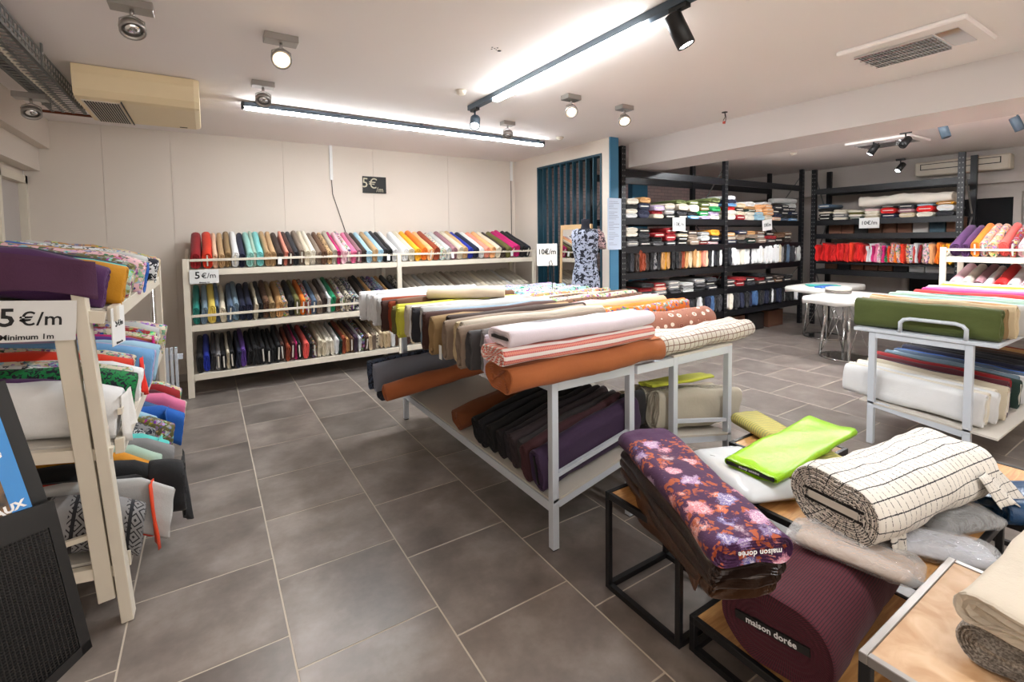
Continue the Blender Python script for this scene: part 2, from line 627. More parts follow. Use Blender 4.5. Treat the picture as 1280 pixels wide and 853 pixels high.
def bolt_geo(L, h, t, seed, layers=2, nsec=20, nlen=5, amp=0.003, flap=0.0, sag=0.0, mb=None, fray=0.0, deep=0.009):
    rnd = random.Random(seed)
    ph = [rnd.uniform(0, 6.28) for _ in range(8)]
    mb = mb or MB()
    base0, P = stadium(h, t, nsec)
    rows = []

    def ring(x, ins, jit=0.0, w=1.0):
        pts, _ = stadium(h, t, nsec, ins)
        b = len(mb.v)
        for k, (y, z, ny, nz, s) in enumerate(pts):
            a = 2 * PI * k / nsec
            d = amp * w * (math.sin(2 * a + ph[0] + x * 9) + 0.6 * math.sin(3 * a + ph[1] - x * 14) + 0.5 * math.sin(5 * a + ph[2] + x * 23))
            d += 0.5 * amp * math.sin(x * 40 + ph[3]) * math.sin(a + ph[4])
            y += ny * d
            z += nz * d
            lean = 0.03 * t * math.sin(x * 5 + ph[5])
            zz = z + h / 2
            if sag:
                zz -= sag * (max(0, 0.16 - x) / 0.16) ** 2
            mb.v.append((x + jit * math.sin(4 * a + ph[6]) + fray * rnd.uniform(-1, 1), y + lean, zz))
        return b

    # front cap, from centre outwards
    nl = layers * 2
    thick = min(t, h) / 2
    ins_list = []
    for i in range(nl + 1):
        ins_list.append(thick * 0.86 * (1 - i / nl) if nl else 0)
    caps = []
    for i, ins in enumerate(ins_list):
        if i == nl:
            break
        x = deep if i % 2 == 0 else 0.0
        caps.append((x, ins, deep * 0.3))
    seq = caps + [(0.0, min(0.004, thick * 0.3), 0.002), (0.006, 0.0, 0.0)]
    for i in range(1, nlen):
        seq.append((L * i / nlen, 0.0, 0.0))
    seq += [(L - 0.006, 0.0, 0.0), (L, min(0.004, thick * 0.3), 0.0), (L - 0.004, thick * 0.5, 0.0)]
    bs = [ring(*q) for q in seq]
    ncap = len(caps)
    for i in range(len(bs) - 1):
        for k in range(nsec):
            k2 = (k + 1) % nsec
            v0 = base0[k][4]
            v1 = base0[k2][4] if k2 else P
            u0, u1 = seq[i][0], seq[i + 1][0]
            if i < ncap:
                u0 = u1 = 0.0
                u0 -= 0.004
            sm = not (i <= ncap)
            mb.face((bs[i] + k, bs[i + 1] + k, bs[i + 1] + k2, bs[i] + k2), ((u0, v0), (u1, v0), (u1, v1), (u0, v1)), sm)
    mb.face([bs[0] + k for k in range(nsec)], [(0, 0)] * nsec)
    mb.face([bs[-1] + k for k in range(nsec)][::-1], [(0, 0)] * nsec)
    if flap:
        # the loose end of the cloth lies along one side, lifted a little
        b = len(mb.v)
        nn = 7
        for i in range(nn):
            x = 0.01 + (L - 0.02) * i / (nn - 1)
            for j in range(4):
                zz = h * (0.86 - 0.2 * j) - flap * j / 3
                yy = t / 2 + 0.002 + 0.004 * j / 3 + 0.004 * math.sin(i * 1.7 + ph[1]) * (j / 3)
                mb.v.append((x, yy, zz))
        for i in range(nn - 1):
            for j in range(3):
                q = [b + i * 4 + j, b + i * 4 + j + 1, b + (i + 1) * 4 + j + 1, b + (i + 1) * 4 + j]
                mb.face(q, [(i * .1, j * .05)] * 4, True)
    return mb


_bm = {}


def bolt_mesh(L, h, t, seed, mat, **kw):
    key = (L, h, t, seed, mat, tuple(sorted(kw.items())))
    if key not in _bm:
        me = bolt_geo(L, h, t, seed, **kw).mesh('bolt')
        me.materials.append(FAB[mat])
        _bm[key] = me
    return _bm[key]


def core_mesh(h, t, mat):
    key = ('core', h, t, mat)
    if key not in _bm:
        b = MB().box(-0.003, 0.03, -t / 2, t / 2, h * 0.16, h * 0.84)
        me = b.mesh('core_board')
        me.materials.append(M[mat])
        _bm[key] = me
    return _bm[key]


CN = {'dark red': (150, 12, 22), 'red': (205, 22, 20), 'bright red': (226, 20, 18), 'orange red': (224, 54, 20), 'rust': (150, 62, 26), 'orange': (236, 122, 22),
      'amber': (226, 150, 30), 'golden yellow': (242, 176, 24), 'mustard': (204, 142, 24), 'yellow': (236, 208, 96), 'lime yellow': (210, 206, 70), 'olive green': (74, 84, 34),
      'olive': (104, 98, 48), 'green': (16, 130, 66), 'emerald green': (0, 128, 84), 'dark green': (22, 52, 44), 'teal': (30, 128, 116), 'mint': (158, 214, 204), 'turquoise': (92, 204, 196),
      'aqua': (134, 216, 214), 'pale green': (170, 196, 178), 'light blue': (164, 202, 222), 'sky blue': (112, 164, 212), 'bright blue': (28, 96, 186), 'royal blue': (20, 44, 160), 'navy blue': (22, 28, 58),
      'slate blue': (84, 104, 128), 'grey blue': (120, 142, 158), 'denim blue': (58, 92, 136), 'violet': (92, 56, 140), 'purple': (78, 38, 88), 'lilac': (190, 172, 206), 'plum': (66, 44, 66),
      'burgundy': (84, 22, 36), 'magenta': (200, 24, 110), 'pink': (232, 120, 160), 'pale pink': (242, 196, 204), 'salmon': (234, 150, 128), 'coral': (232, 92, 84), 'apricot': (240, 178, 122),
      'peach': (240, 196, 164), 'cream': (218, 206, 182), 'ivory': (236, 228, 212), 'white': (236, 236, 236), 'pale grey': (196, 196, 194), 'grey': (136, 134, 134), 'dark grey': (70, 68, 70),
      'charcoal': (44, 44, 50), 'black': (20, 19, 21), 'beige': (214, 192, 160), 'tan': (196, 160, 116), 'camel': (190, 142, 88), 'khaki': (150, 122, 82), 'taupe': (138, 120, 104),
      'brown': (104, 70, 46), 'dark brown': (58, 42, 34), 'chocolate': (70, 40, 32), 'greige': (188, 178, 162), 'sand': (206, 186, 150), 'mauve': (150, 106, 114), 'cognac': (172, 96, 44),
      'pale lilac': (214, 204, 218)}


def jitter(c, a=0.05):
    k = 1 + random.uniform(-a, a)
    return tuple(min(1.0, v * k) for v in lin(c)[:3]) + (1,)


def bolt(kind, cname, where, loc, az, tilt=0.0, roll=0.0, L=0.75, h=0.2, t=0.07, pat='plain', core=None, group=None, name='fabric_bolt', cat='fabric bolt',
         noun='fabric bolt', seed=None, parts=True, label=None, rgb=None, **kw):
    seed = random.randint(0, 5) if seed is None else seed
    o = link(name, bolt_mesh(L, h, t, seed, pat, **kw), None, loc, (roll, -tilt, az))
    o.color = jitter(rgb or CN[cname])
    pn = {'plain': '', 'print': ' printed', 'bw': ' patterned', 'animal': ' animal print', 'stripe': ' striped', 'boucle': ' boucle', 'satin': ' satin'}.get(pat, ' patterned')
    tag(o, label or ('%s%s %s, %s' % (cname, pn, noun, where)), cat, group)
    if core and parts:
        c = link('core_board', core_mesh(h, min(0.014, t * 0.3), core), o, (0, 0, 0))
    return o


def parse(s):
    """'red*2 navy blue/print ...' comma separated colour list -> [(colour, pattern, widthfactor)]"""
    out = []
    for tok in s.split(','):
        tok = tok.strip()
        n = 1
        wf = 1.0
        if '*' in tok:
            tok, k = tok.split('*')
            n = int(k)
        if '@' in tok:
            tok, k = tok.split('@')
            wf = float(k)
        pat = 'plain'
        if '/' in tok:
            tok, pat = tok.split('/')
        out += [(tok, pat, wf)] * n
    return out


def row_of_bolts(spec, start, step_dir, span, az, tilt, L, h, where, group, core=('cardboard', 0.15), jit=0.018, name='fabric_bolt', cat='fabric bolt', noun='fabric bolt', fill=0.92, slope=None, rolljit=4, **kw):
    items = parse(spec)
    tot = sum(w for _, _, w in items)
    pos = 0.0
    out = []
    sd = Vector(step_dir)
    ax = Vector((math.cos(az), math.sin(az), 0))
    for i, (c, p, wf) in enumerate(items):
        w = span * wf / tot
        t = round(w * fill / 0.005) * 0.005
        t = max(t, 0.02)
        j = random.uniform(-jit, jit)
        loc = Vector(start) + sd * (pos + w / 2) + ax * j + Vector((0, 0, j * math.tan(tilt)))
        hh = h * (1 + random.choice((-0.08, 0, 0, 0.06)))
        hh = round(hh, 3)
        cr = core[0] if (core and random.random() < core[1]) else None
        out.append(bolt('b', c, where % ordinal(i + 1), loc, az, tilt, R(random.uniform(-rolljit, rolljit)), L, hh, t, p, cr, group, name, cat, noun, **kw))
        pos += w
    return out


# ------------------------------------------------------------------ room shell
WX0, WX1, WY0, WY1, CZ = -1.6, 10.7, -1.6, 7.05, 3.03
fl = MB().box(WX0, WX1, WY0, WY1, -0.06, -0.0012).build('floor', M['grout'])
struct(fl, 'dark stone tiled shop floor with pale grout lines')
T, g = 0.6, 0.007
tmesh = {}


def tile_mesh(lx, ly):
    key = (round(lx, 3), round(ly, 3))
    if key not in tmesh:
        b = MB()
        e = 0.0012
        x1, y1 = lx, ly
        V = [(0, 0, -0.01), (x1, 0, -0.01), (x1, y1, -0.01), (0, y1, -0.01), (0, 0, -e), (x1, 0, -e), (x1, y1, -e), (0, y1, -e), (e, e, 0), (x1 - e, e, 0), (x1 - e, y1 - e, 0), (e, y1 - e, 0)]
        b.v = V
        for q in ((0, 1, 5, 4), (1, 2, 6, 5), (2, 3, 7, 6), (3, 0, 4, 7), (4, 5, 9, 8), (5, 6, 10, 9), (6, 7, 11, 10), (7, 4, 8, 11), (8, 9, 10, 11)):
            b.face(q)
        me = b.mesh('tile')
        me.materials.append(M['tile'])
        tmesh[key] = me
    return tmesh[key]


X0, Y0 = -0.607 * T, 9.64 * T
ntile = 0
for l in range(-3, 20):
    s = -l / 3.0
    for k in range(-30, 40):
        x0, x1 = X0 + l * T + g / 2, X0 + (l + 1) * T - g / 2
        y0 = Y0 + (k + (s % 1.0)) * T + g / 2
        y1 = y0 + T - g
        x0, x1 = max(x0, WX0), min(x1, WX1)
        y0, y1 = max(y0, WY0), min(y1, WY1)
        if x1 - x0 < 0.03 or y1 - y0 < 0.03:
            continue
        cx, cy = (x0 + x1) / 2, (y0 + y1) / 2
        # only what the photograph's viewpoint could plausibly reach
        if cy < -0.3 or (cx < -0.2 and cy < 0.6) or (cx > 4.58 and cy > 5.6) or (cx > 3.6 and cy < cx * 0.06 - 0.3):
            continue
        link('tile', tile_mesh(x1 - x0, y1 - y0), fl, (x0, y0, 0))
        ntile += 1
print('tiles', ntile)

ce = MB().box(WX0, WX1, WY0, WY1, CZ, CZ + 0.1).build('ceiling', M['ceiling'])
struct(ce)
wb = MB().box(WX0, 4.64, WY1 + 0.012, WY1 + 0.12, 0, CZ).build('wall_back', M['wall'])
struct(wb, 'cream back wall of tall joined panels')
xs = [-1.6, -0.95, -0.32, 0.9, 2.1, 3.3, 4.52, 4.575]
for a, b in zip(xs[:-1], xs[1:]):
    MB().box(a + 0.0015, b - 0.0015, WY1, WY1 + 0.012, 0, CZ).build('panel', M['wall'], wb)
wb2 = MB().box(4.70, WX1, WY1, WY1 + 0.12, 0, CZ).build('wall_far', M['brick_paint'])
struct(wb2, 'pale painted brick wall behind the stock racks')
wl = MB()
wl.box(WX0 - 0.1, WX0, WY0, 6.2, 0, CZ)
wl.box(WX0 - 0.1, WX0, 6.2, WY1, 2.42, CZ)
struct(wl.build('wall_left', M['wall']))
struct(MB().box(WX1, WX1 + 0.1, WY0, WY1, 0, CZ).build('wall_right', M['wall_cool']))
struct(MB().box(WX0, WX1, WY0 - 0.1, WY0, 0, CZ).build('wall_front', M['wall']))
# left soffits and door
struct(MB().box(-1.6, -1.38, -1.5, WY1, 2.72, CZ).build('trim_1', M['wall']))
struct(MB().box(-1.6, -1.47, -1.5, WY1, 2.48, 2.72).build('trim_2', M['wall']))
dr = empty('door_1', (-1.6, 6.2, 0))
struct(dr, 'pale panelled door in the left wall')
MB().box(-0.06, -0.03, 0.0, 0.85, 0, 2.42).build('door_leaf', M['wall_cool'], dr)
fb = MB().box(-0.1, 0.03, 0.78, 0.85, 0, 2.42).box(-0.1, 0.03, 0.0, 0.07, 0, 2.42).box(-0.1, 0.03, 0.0, 0.85, 2.34, 2.42)
fb.build('door_frame', M['rack_white'], dr)
struct(MB().box(-1.38, 4.56, WY1 - 0.012, WY1, 0, 0.09).build('baseboard_back', M['wall_cool']))
# ceiling beam
struct(MB().box(5.12, 5.85, WY0, 4.9, 2.69, CZ).build('trim_3', M['beam']), 'deep plastered ceiling beam crossing the shop')

# partition with slatted screen
pw = MB()
pw.box(4.57, 4.70, 6.36, WY1, 0, CZ).box(4.57, 4.70, 4.72, 4.86, 0, CZ).box(4.57, 4.70, 4.86, 6.36, 2.84, CZ).box(4.57, 4.70, 4.86, 6.36, 0, 0.35)
pw = pw.build('wall_partition', M['wall'])
struct(pw, 'cream partition wall with slatted opening')
MB().box(4.566, 4.715, 4.695, 4.72, 0, CZ).build('end_panel', M['blue'], pw)['label'] = 'steel blue end panel'
sc = empty('slatted_screen', (4.57, 4.86, 0.35))
tag(sc, 'dark petrol blue screen of upright fins in the partition opening', 'screen')
MB().box(-0.012, 0.13, 0, 1.5, 2.46, 2.49).box(-0.012, 0.13, 0, 1.5, 0.0, 0.03).box(-0.012, 0.13, 1.47, 1.5, 0.03, 2.46).box(-0.012, 0.13, 0, 0.03, 0.03, 2.46).build('screen_frame', M['teal'], sc)
fm = MB().box(-0.008, 0.055, -0.010, 0.010, 0.03, 2.46).mesh('fin')
fm.materials.append(M['teal'])
for k in range(9):
    link('fin', fm, sc, (0, 0.17 + 0.147 * k, 0))
tag(MB().box(7.35, 7.80, 6.93, 7.045, 0, 2.9).build('blue_pillar', M['blue']), 'steel blue pillar against brick wall behind the racks', 'pillar')

# doorway in the right wall
d2 = empty('door_2', (10.69, 2.1, 0))
struct(d2, 'dark doorway in the right wall')
MB().box(-0.01, 0.0, 0.0, 1.3, 0, 2.25).build('door_opening', M['dark'], d2)
MB().box(-0.07, 0.0, -0.09, 0.0, 0, 2.33).box(-0.07, 0.0, 1.3, 1.39, 0, 2.33).box(-0.07, 0.0, 0, 1.3, 2.25, 2.33).build('door_frame', M['wall_cool'], d2)
struct(MB().box(10.55, 10.69, -1.5, 7.0, 2.48, 2.6).build('trim_4', M['wall_cool']))


# ------------------------------------------------------------------ ceiling equipment
def strip_light(name, label, a, b, z, power, led='led', up=0):
    """surface-mounted track with a long LED diffuser under it, along the segment a-b"""
    a, b = Vector(a), Vector(b)
    L = (b - a).length
    ang = math.atan2((b - a).y, (b - a).x)
    e = empty(name, (a.x, a.y, z), (0, 0, ang))
    tag(e, label, 'strip light')
    MB().box(0, L, -0.03, 0.03, -0.012, 0.028).build('track', M['track_grey'], e)
    for x in (0.1, L / 2, L - 0.1):
        MB().box(x, x + 0.03, -0.01, 0.01, 0.028, CZ - z - 0.001).build('mount', M['track_grey'], e)
    MB().box(0.02, L - 0.02, -0.028, 0.028, -0.034, -0.012).build('diffuser', M[led], e)
    MB().box(-0.004, 0.02, -0.031, 0.031, -0.035, 0.029).build('end_cap', M['black_plastic'], e)
    MB().box(L - 0.02, L + 0.004, -0.031, 0.031, -0.035, 0.029).build('end_cap', M['black_plastic'], e)
    l = area_light('strip_lamp', ((a.x + b.x) / 2, (a.y + b.y) / 2, z - 0.038), L - 0.06, 0.05, power, COOL, (0, 0, ang))
    if up:
        MB().box(0.02, L - 0.02, -0.028, 0.028, 0.028, 0.036).build('upper_diffuser', M['led'], e)
        area_light('strip_uplight', ((a.x + b.x) / 2, (a.y + b.y) / 2, z + 0.04), L - 0.06, 0.05, up, COOL, (PI, 0, ang))
    return e


strip_light('strip_light', 'long LED strip light on ceiling parallel to the back wall', (0.33, 5.22), (3.93, 5.33), 2.985, 22)
trk = empty('lighting_track', (2.28, 0, 2.985))
tag(trk, 'dark ceiling track with LED strip running towards the viewer', 'lighting track')
MB().box(-0.028, 0.028, -0.9, 4.32, -0.006, 0.043).build('track', M['track_grey'], trk)
MB().box(-0.03, 0.03, 2.05, 3.82, -0.034, -0.006).build('diffuser', M['led'], trk)
MB().box(-0.03, 0.03, -0.8, 0.2, -0.034, -0.006).build('diffuser', M['led'], trk)
area_light('track_lamp', (2.28, 2.93, 2.945), 0.05, 1.7, 30, COOL)
area_light('track_lamp_rear', (2.28, -0.3, 2.945), 0.05, 0.9, 10, COOL)


def spot(name, loc, tgt, power, color, size=R(70), blend=0.6, rad=0.03):
    d = bpy.data.lights.new(name, 'SPOT')
    d.energy = power
    d.color = color
    d.spot_size = size
    d.spot_blend = blend
    d.shadow_soft_size = rad
    o = bpy.data.objects.new(name, d)
    o.location = loc
    dr = Vector(tgt) - Vector(loc)
    o.rotation_euler = dr.to_track_quat('-Z', 'Y').to_euler()
    col.objects.link(o)


def gimbal(loc, aim, label, lens='chrome', power=0, az=0.0, box=(0.2, 0.11)):
    """halogen ring spotlight under a steel box base"""
    e = empty('gimbal_spotlight', loc)
    tag(e, label, 'spotlight', 'ring spotlights on the ceiling')
    bx, by = box
    MB().box(-bx / 2, bx / 2, -by / 2, by / 2, -0.045, -0.001, Matrix.Rotation(az, 4, 'Z')).build('mounting_box', M['steel_grey'], e, bevel=0.003)
    MB().tube([(0, 0, -0.045), (0.0, 0, -0.075)], 0.01, 8).build('stem', M['steel_grey'], e)
    d = (Vector(aim) - Vector(loc) - Vector((0, 0, -0.15))).normalized()
    q = d.to_track_quat('Z', 'Y').to_matrix().to_4x4()
    mt = Matrix.Translation((0, 0, -0.145)) @ q
    MB().lathe([(0.04, -0.035), (0.058, -0.02), (0.062, 0.0), (0.062, 0.022), (0.052, 0.024), (0.05, 0.012), (0.02, 0.01)], 20, mt).build('lamp_ring', M['steel_grey'], e)
    MB().lathe([(0.002, 0.014), (0.042, 0.014), (0.042, 0.018), (0.002, 0.02)], 16, mt).build('lens', M[lens], e)
    MB().tube([(0.06, 0, -0.145), (0.055, 0, -0.1), (0, 0, -0.072), (-0.055, 0, -0.1), (-0.06, 0, -0.145)], 0.004, 6).build('yoke', M['steel_grey'], e)
    if power:
        spot('halogen_beam', Vector(loc) + Vector((0, 0, -0.145)) + d * 0.06, Vector(aim), power, WARM, R(75))
    return e


gimbal((-0.3, 3.42, CZ), (-0.1, 2.4, 1.2), 'ring spotlight nearest the viewer, above the left rack', 'chrome', 0)
gimbal((0.46, 3.49, CZ), (0.2, 1.4, 1.3), 'glowing warm ring spotlight between the air conditioner and the aisle', 'halogen', 26)
gimbal((0.45, 4.55, CZ), (0.2, 3.5, 1.2), 'unlit ring spotlight in front of the long strip light', 'chrome', 0, box=(0.17, 0.1))
gimbal((-1.12, 5.25, CZ - 0.15), (-0.9, 4.4, 1.4), 'unlit ring spotlight hanging by the perforated cable tray', 'chrome', 0)
gimbal((2.95, 4.68, CZ), (2.6, 4.0, 1.4), 'small ring spotlight at the right end of the strip light', 'chrome', 0, box=(0.15, 0.1))
gimbal((2.94, 3.54, CZ), (2.3, 2.2, 1.5), 'dim ring spotlight beside the lit one over the centre table', 'halogen_dim', 8, box=(0.16, 0.11))
gimbal((3.64, 3.54, CZ), (2.9, 2.2, 1.2), 'lit warm ring spotlight nearest the blue column', 'halogen', 22, box=(0.16, 0.11))


def cylinder_spot(loc, aim, label, lit=0, r=0.045, L=0.16, mat='black_metal', base=True):
    e = empty('track_spotlight', loc)
    tag(e, label, 'track spotlight', 'cylindrical spotlights')
    d = (Vector(aim) - Vector(loc)).normalized()
    c = Vector((0, 0, -0.14))
    q = d.to_track_quat('Z', 'Y').to_matrix().to_4x4()
    if base:
        MB().box(-0.02, 0.02, -0.06, 0.06, -0.03, 0).build('adapter', M['black_plastic'], e)
    MB().tube([(0, 0, -0.02), tuple(c)], 0.009, 8).build('stem', M[mat], e)
    mt = Matrix.Translation(c) @ q
    MB().lathe([(r * 0.9, -L / 2), (r, -L / 2 + 0.006), (r, L / 2), (r * 0.85, L / 2), (r * 0.8, L / 2 - 0.015)], 20, mt).build('housing', M[mat], e)
    MB().lathe([(0.002, L / 2 - 0.014), (r * 0.78, L / 2 - 0.014), (r * 0.78, L / 2 - 0.006), (0.002, L / 2 - 0.004)], 16, mt).build('lens', M['led_spot' if lit else 'black_plastic'], e)
    if lit:
        spot('spot_beam', Vector(loc) + c + d * (L / 2 + 0.01), Vector(aim), lit, COOL, R(60))
    return e


cylinder_spot((2.28, 4.22, 2.985), (1.6, 3.2, 1.6), 'lit track spotlight at the far end of the ceiling track', 14, 0.05, 0.13, 'track_grey')
cylinder_spot((2.28, 1.80, 2.985), (2.9, 1.2, 1.1), 'large black track spotlight over the near foreground', 10, 0.05, 0.19)
cylinder_spot((8.0, 3.0, CZ), (7.6, 3.6, 1.9), 'silver-edged track spotlight, first beyond the beam', 16)
cylinder_spot((7.75, 2.55, CZ), (7.0, 2.7, 2.4), 'black track spotlight, second beyond the beam', 0)
cylinder_spot((7.35, 2.05, CZ), (7.3, 1.8, 2.2), 'grey blue track spotlight, third beyond the beam', 0, mat='track_grey')
cylinder_spot((7.6, 1.5, CZ), (7.7, 1.2, 2.2), 'grey track spotlight cut by the right edge of the picture', 0, mat='track_grey')
cylinder_spot((9.7, 3.25, 2.93), (9.2, 3.5, 2.3), 'black hanging spotlight with bright lens over the black racks', 25)
# LED strips in the far part of the shop
strip_light('strip_light', 'LED strip light on the ceiling just behind the beam', (6.42, -0.3), (6.42, 4.4), 2.89, 40, 'led', 110)


def cassette(loc, rotz, sx, sy, label, lit):
    e = empty('louvre_light', loc, (0, 0, rotz))
    tag(e, label, 'ceiling light', 'recessed louvre lights')
    MB().box(-sx / 2, sx / 2, -sy / 2, sy / 2, -0.035, -0.001).build('frame', M['ceiling'], e, bevel=0.01)
    MB().box(-sx * .30, sx * .30, -sy * .40, sy * .22, -0.04, -0.034).build('tray', M['metal_white'], e)
    b = MB()
    for i in range(5):
        x = -sx * .30 + sx * .60 * i / 4
        b.box(x - 0.008, x + 0.008, -sy * .40, sy * .22, -0.056, -0.038)
    b.build('louvre_rib', M['chrome'], e)
    for i in range(22):
        y = -sy * .39 + sy * .60 * i / 21
        MB().box(-sx * .295, sx * .295, y - 0.002, y + 0.002, -0.048, -0.04).build('louvre_blade', M['steel_grey'], e)
    MB().box(-sx * .30, sx * .30, sy * .24, sy * .40, -0.040, -0.034).build('reflector', M['chrome'], e)
    return e


cassette((4.25, 1.37, CZ), R(180), 0.62, 0.72, 'recessed louvre ceiling light with chrome grid, top right of picture', 0)
cassette((8.3, 2.95, CZ), R(180), 0.7, 0.8, 'recessed louvre ceiling light beyond the beam', 0)

# air conditioners
ac = empty('air_conditioner', (-0.79, 4.74, 2.79))
tag(ac, 'large aged cream ceiling air conditioner with side grille', 'air conditioner')
b = MB()
prof = [(0.0, 0.235), (0.0, 0.17), (0.015, 0.06), (0.05, 0.012), (0.10, 0.0), (0.86, 0.0), (0.92, 0.02), (0.93, 0.235)]
n = len(prof)
for x, ins in ((0.0, 0.0), (0.75, 0.0), (0.785, 0.02), (0.79, 0.06)):
    for (y, z) in prof:
        b.v.append((x, y + (ins if y < .4 else -ins), max(z, ins * 0.6) if z < 0.2 else z))
for i in range(3):
    for k in range(n):
        b.face((i * n + k, (i + 1) * n + k, (i + 1) * n + (k + 1) % n, i * n + (k + 1) % n), None, False)
b.face(list(range(n)))
b.face([3 * n + k for k in range(n)][::-1])
b.build('casing', M['ac_cream'], ac)
MB().box(0.03, 0.26, 0.1, 0.86, -0.006, 0.004).build('grille_panel', M['ac_white'], ac)
for i in range(13):
    x = 0.045 + i * 0.0165
    MB().box(x, x + 0.008, 0.12, 0.84, -0.01, -0.003).build('grille_slot', M['ink'], ac)
MB().box(0.27, 0.278, 0.06, 0.88, -0.008, 0.002).build('seam', M['ink'], ac)
MB().box(0.62, 0.68, 0.80, 0.815, -0.004, 0.004).build('display', M['ink'], ac)
a2 = empty('air_conditioner', (10.45, 2.12, 2.68))
tag(a2, 'long cream wall air conditioner above the dark doorway', 'air conditioner')
MB().box(0, 0.24, 0, 1.18, 0, 0.24).build('casing', M['ac_white'], a2, bevel=0.02)
MB().box(-0.006, 0.002, 0.1, 1.1, 0.10, 0.112).box(-0.006, 0.002, 0.1, 1.1, 0.19, 0.2).box(-0.006, 0.002, 0.1, 0.112, 0.1, 0.2).box(-0.006, 0.002, 1.09, 1.1, 0.1, 0.2).build('outlet_slot', M['ink'], a2)

# perforated cable tray, pipe
ct = empty('cable_tray', (-1.0, 2.2, 2.88))
tag(ct, 'perforated steel cable tray along the left ceiling edge', 'cable tray')
b = MB()
for i in range(52):
    y = i * 0.07
    b.box(-0.12, 0.12, y, y + 0.018, 0, 0.004)
    b.box(0.116, 0.12, y, y + 0.018, 0.004, 0.11)
b.box(-0.12, -0.1, 0, 3.65, 0, 0.004).box(-0.05, -0.03, 0, 3.65, 0, 0.004).box(0.02, 0.04, 0, 3.65, 0, 0.004).box(0.1, 0.12, 0, 3.65, 0, 0.004)
b.box(0.116, 0.121, 0, 3.65, 0.0, 0.02).box(0.116, 0.121, 0, 3.65, 0.045, 0.06).box(0.116, 0.121, 0, 3.65, 0.095, 0.11).box(-0.121, -0.116, 0, 3.65, 0, 0.11)
b.build('tray_mesh', M['galv'], ct)
MB().tube([(0.0, 0, 0.02), (0.02, 1.2, 0.02), (-0.02, 2.4, 0.02), (0.0, 3.6, 0.02)], 0.022, 8).build('cable_bundle', M['ac_white'], ct)
for y in (0.8, 2.2, 3.4):
    MB().box(-0.13, -0.12, y, y + 0.03, 0, 0.149).box(0.12, 0.13, y, y + 0.03, 0, 0.149).build('hanger', M['galv'], ct)
tag(MB().tube([(-1.58, 6.1, 2.95), (-1.3, 6.15, 2.94), (-0.75, 6.2, 2.94), (-0.7, 5.6, 2.95)], 0.013, 8).build('copper_pipe', M['copper']), 'thin dark copper pipe running to the air conditioner', 'pipe')
# small ceiling and wall fittings
sd = MB().lathe([(0.05, 0), (0.05, -0.012), (0.04, -0.02), (0.045, -0.03), (0.02, -0.045), (0.004, -0.046)], 18).build('smoke_detector', M['ac_white'], None, (1.98, 3.92, CZ))
tag(sd, 'white round smoke detector near the ceiling track end', 'smoke detector')
sd2 = MB().lathe([(0.05, 0), (0.05, -0.012), (0.04, -0.02), (0.03, -0.035), (0.004, -0.036)], 18).build('smoke_detector', M['ac_white'], None, (4.0, 5.05, CZ))
tag(sd2, 'small white round smoke detector above the slatted screen', 'smoke detector')
sd3 = MB().lathe([(0.05, 0), (0.05, -0.012), (0.04, -0.02), (0.03, -0.035), (0.004, -0.036)], 18).build('smoke_detector', M['ac_white'], None, (8.1, 4.15, CZ))
tag(sd3, 'small white round smoke detector over the far black racks', 'smoke detector')
ho = empty('ceiling_holes', (1.76, 2.95, CZ - 0.001))
tag(ho, 'cluster of small dark drill holes in the ceiling', 'drill holes')
for x, y, r in ((0.05, 0.02, 0.014), (0, 0, 0.006), (0.012, -0.02, 0.006), (-0.025, -0.01, 0.006), (-0.012, 0.02, 0.006), (0.02, 0.012, 0.005)):
    MB().lathe([(r, 0), (r, -0.001), (0.001, -0.0012)], 10).build('hole', M['wire'], ho, (x, y, 0))
wr = empty('loose_wires', (4.77, 3.17, CZ))
tag(wr, 'loose wires with a red connector hanging from the ceiling', 'wires')
MB().lathe([(0.03, 0), (0.03, -0.006), (0.002, -0.007)], 12).build('wire_hole', M['wire'], wr)
MB().tube([(0, 0, 0), (0.01, 0.0, -0.05), (-0.01, 0.01, -0.09)], 0.004, 6).tube([(0.005, 0, 0), (0.025, 0.0, -0.05), (0.0, -0.01, -0.11)], 0.004, 6).build('wire', M['wire'], wr)
MB().box(-0.02, 0.0, -0.01, 0.01, -0.125, -0.1).build('connector', M['red_plastic'], wr)
cd1 = empty('cable_conduit', (1.51, WY1 - 0.012, 2.55))
tag(cd1, 'white cable conduit with hanging dark cord, middle of the back wall', 'conduit')
MB().box(-0.02, 0.02, -0.012, 0.012, 0, 0.48).build('conduit', M['paper'], cd1)
MB().tube([(0, 0, 0.0), (0.01, 0, -0.2), (0.1, -0.003, -0.5), (0.19, -0.003, -0.8), (0.16, -0.003, -1.1)], 0.005, 6).build('cord', M['wire'], cd1)
cd2 = empty('cable_conduit', (4.50, WY1 - 0.012, 2.7))
tag(cd2, 'white cable conduit with dark cord in the corner by the partition', 'conduit')
MB().box(-0.02, 0.02, -0.012, 0.012, 0, 0.33).build('conduit', M['paper'], cd2)
MB().tube([(-0.01, 0, 0.0), (-0.012, 0, -1.0)], 0.005, 6).build('cord', M['wire'], cd2)
sg = empty('blackboard_sign', (1.94, WY1 - 0.002, 2.39))
tag(sg, 'small chalkboard price sign on the back wall', 'sign')
MB().box(0, 0.345, -0.012, 0, 0, 0.24).build('board', M['ink'], sg)
ch = simple('chalk', (190, 182, 160), 0.8)
text('lettering', '5€', 0.2, ch, sg, (0.10, -0.013, 0.135), (R(90), R(4), 0))
text('lettering', '/m', 0.1, ch, sg, (0.25, -0.013, 0.05), (R(90), 0, 0))


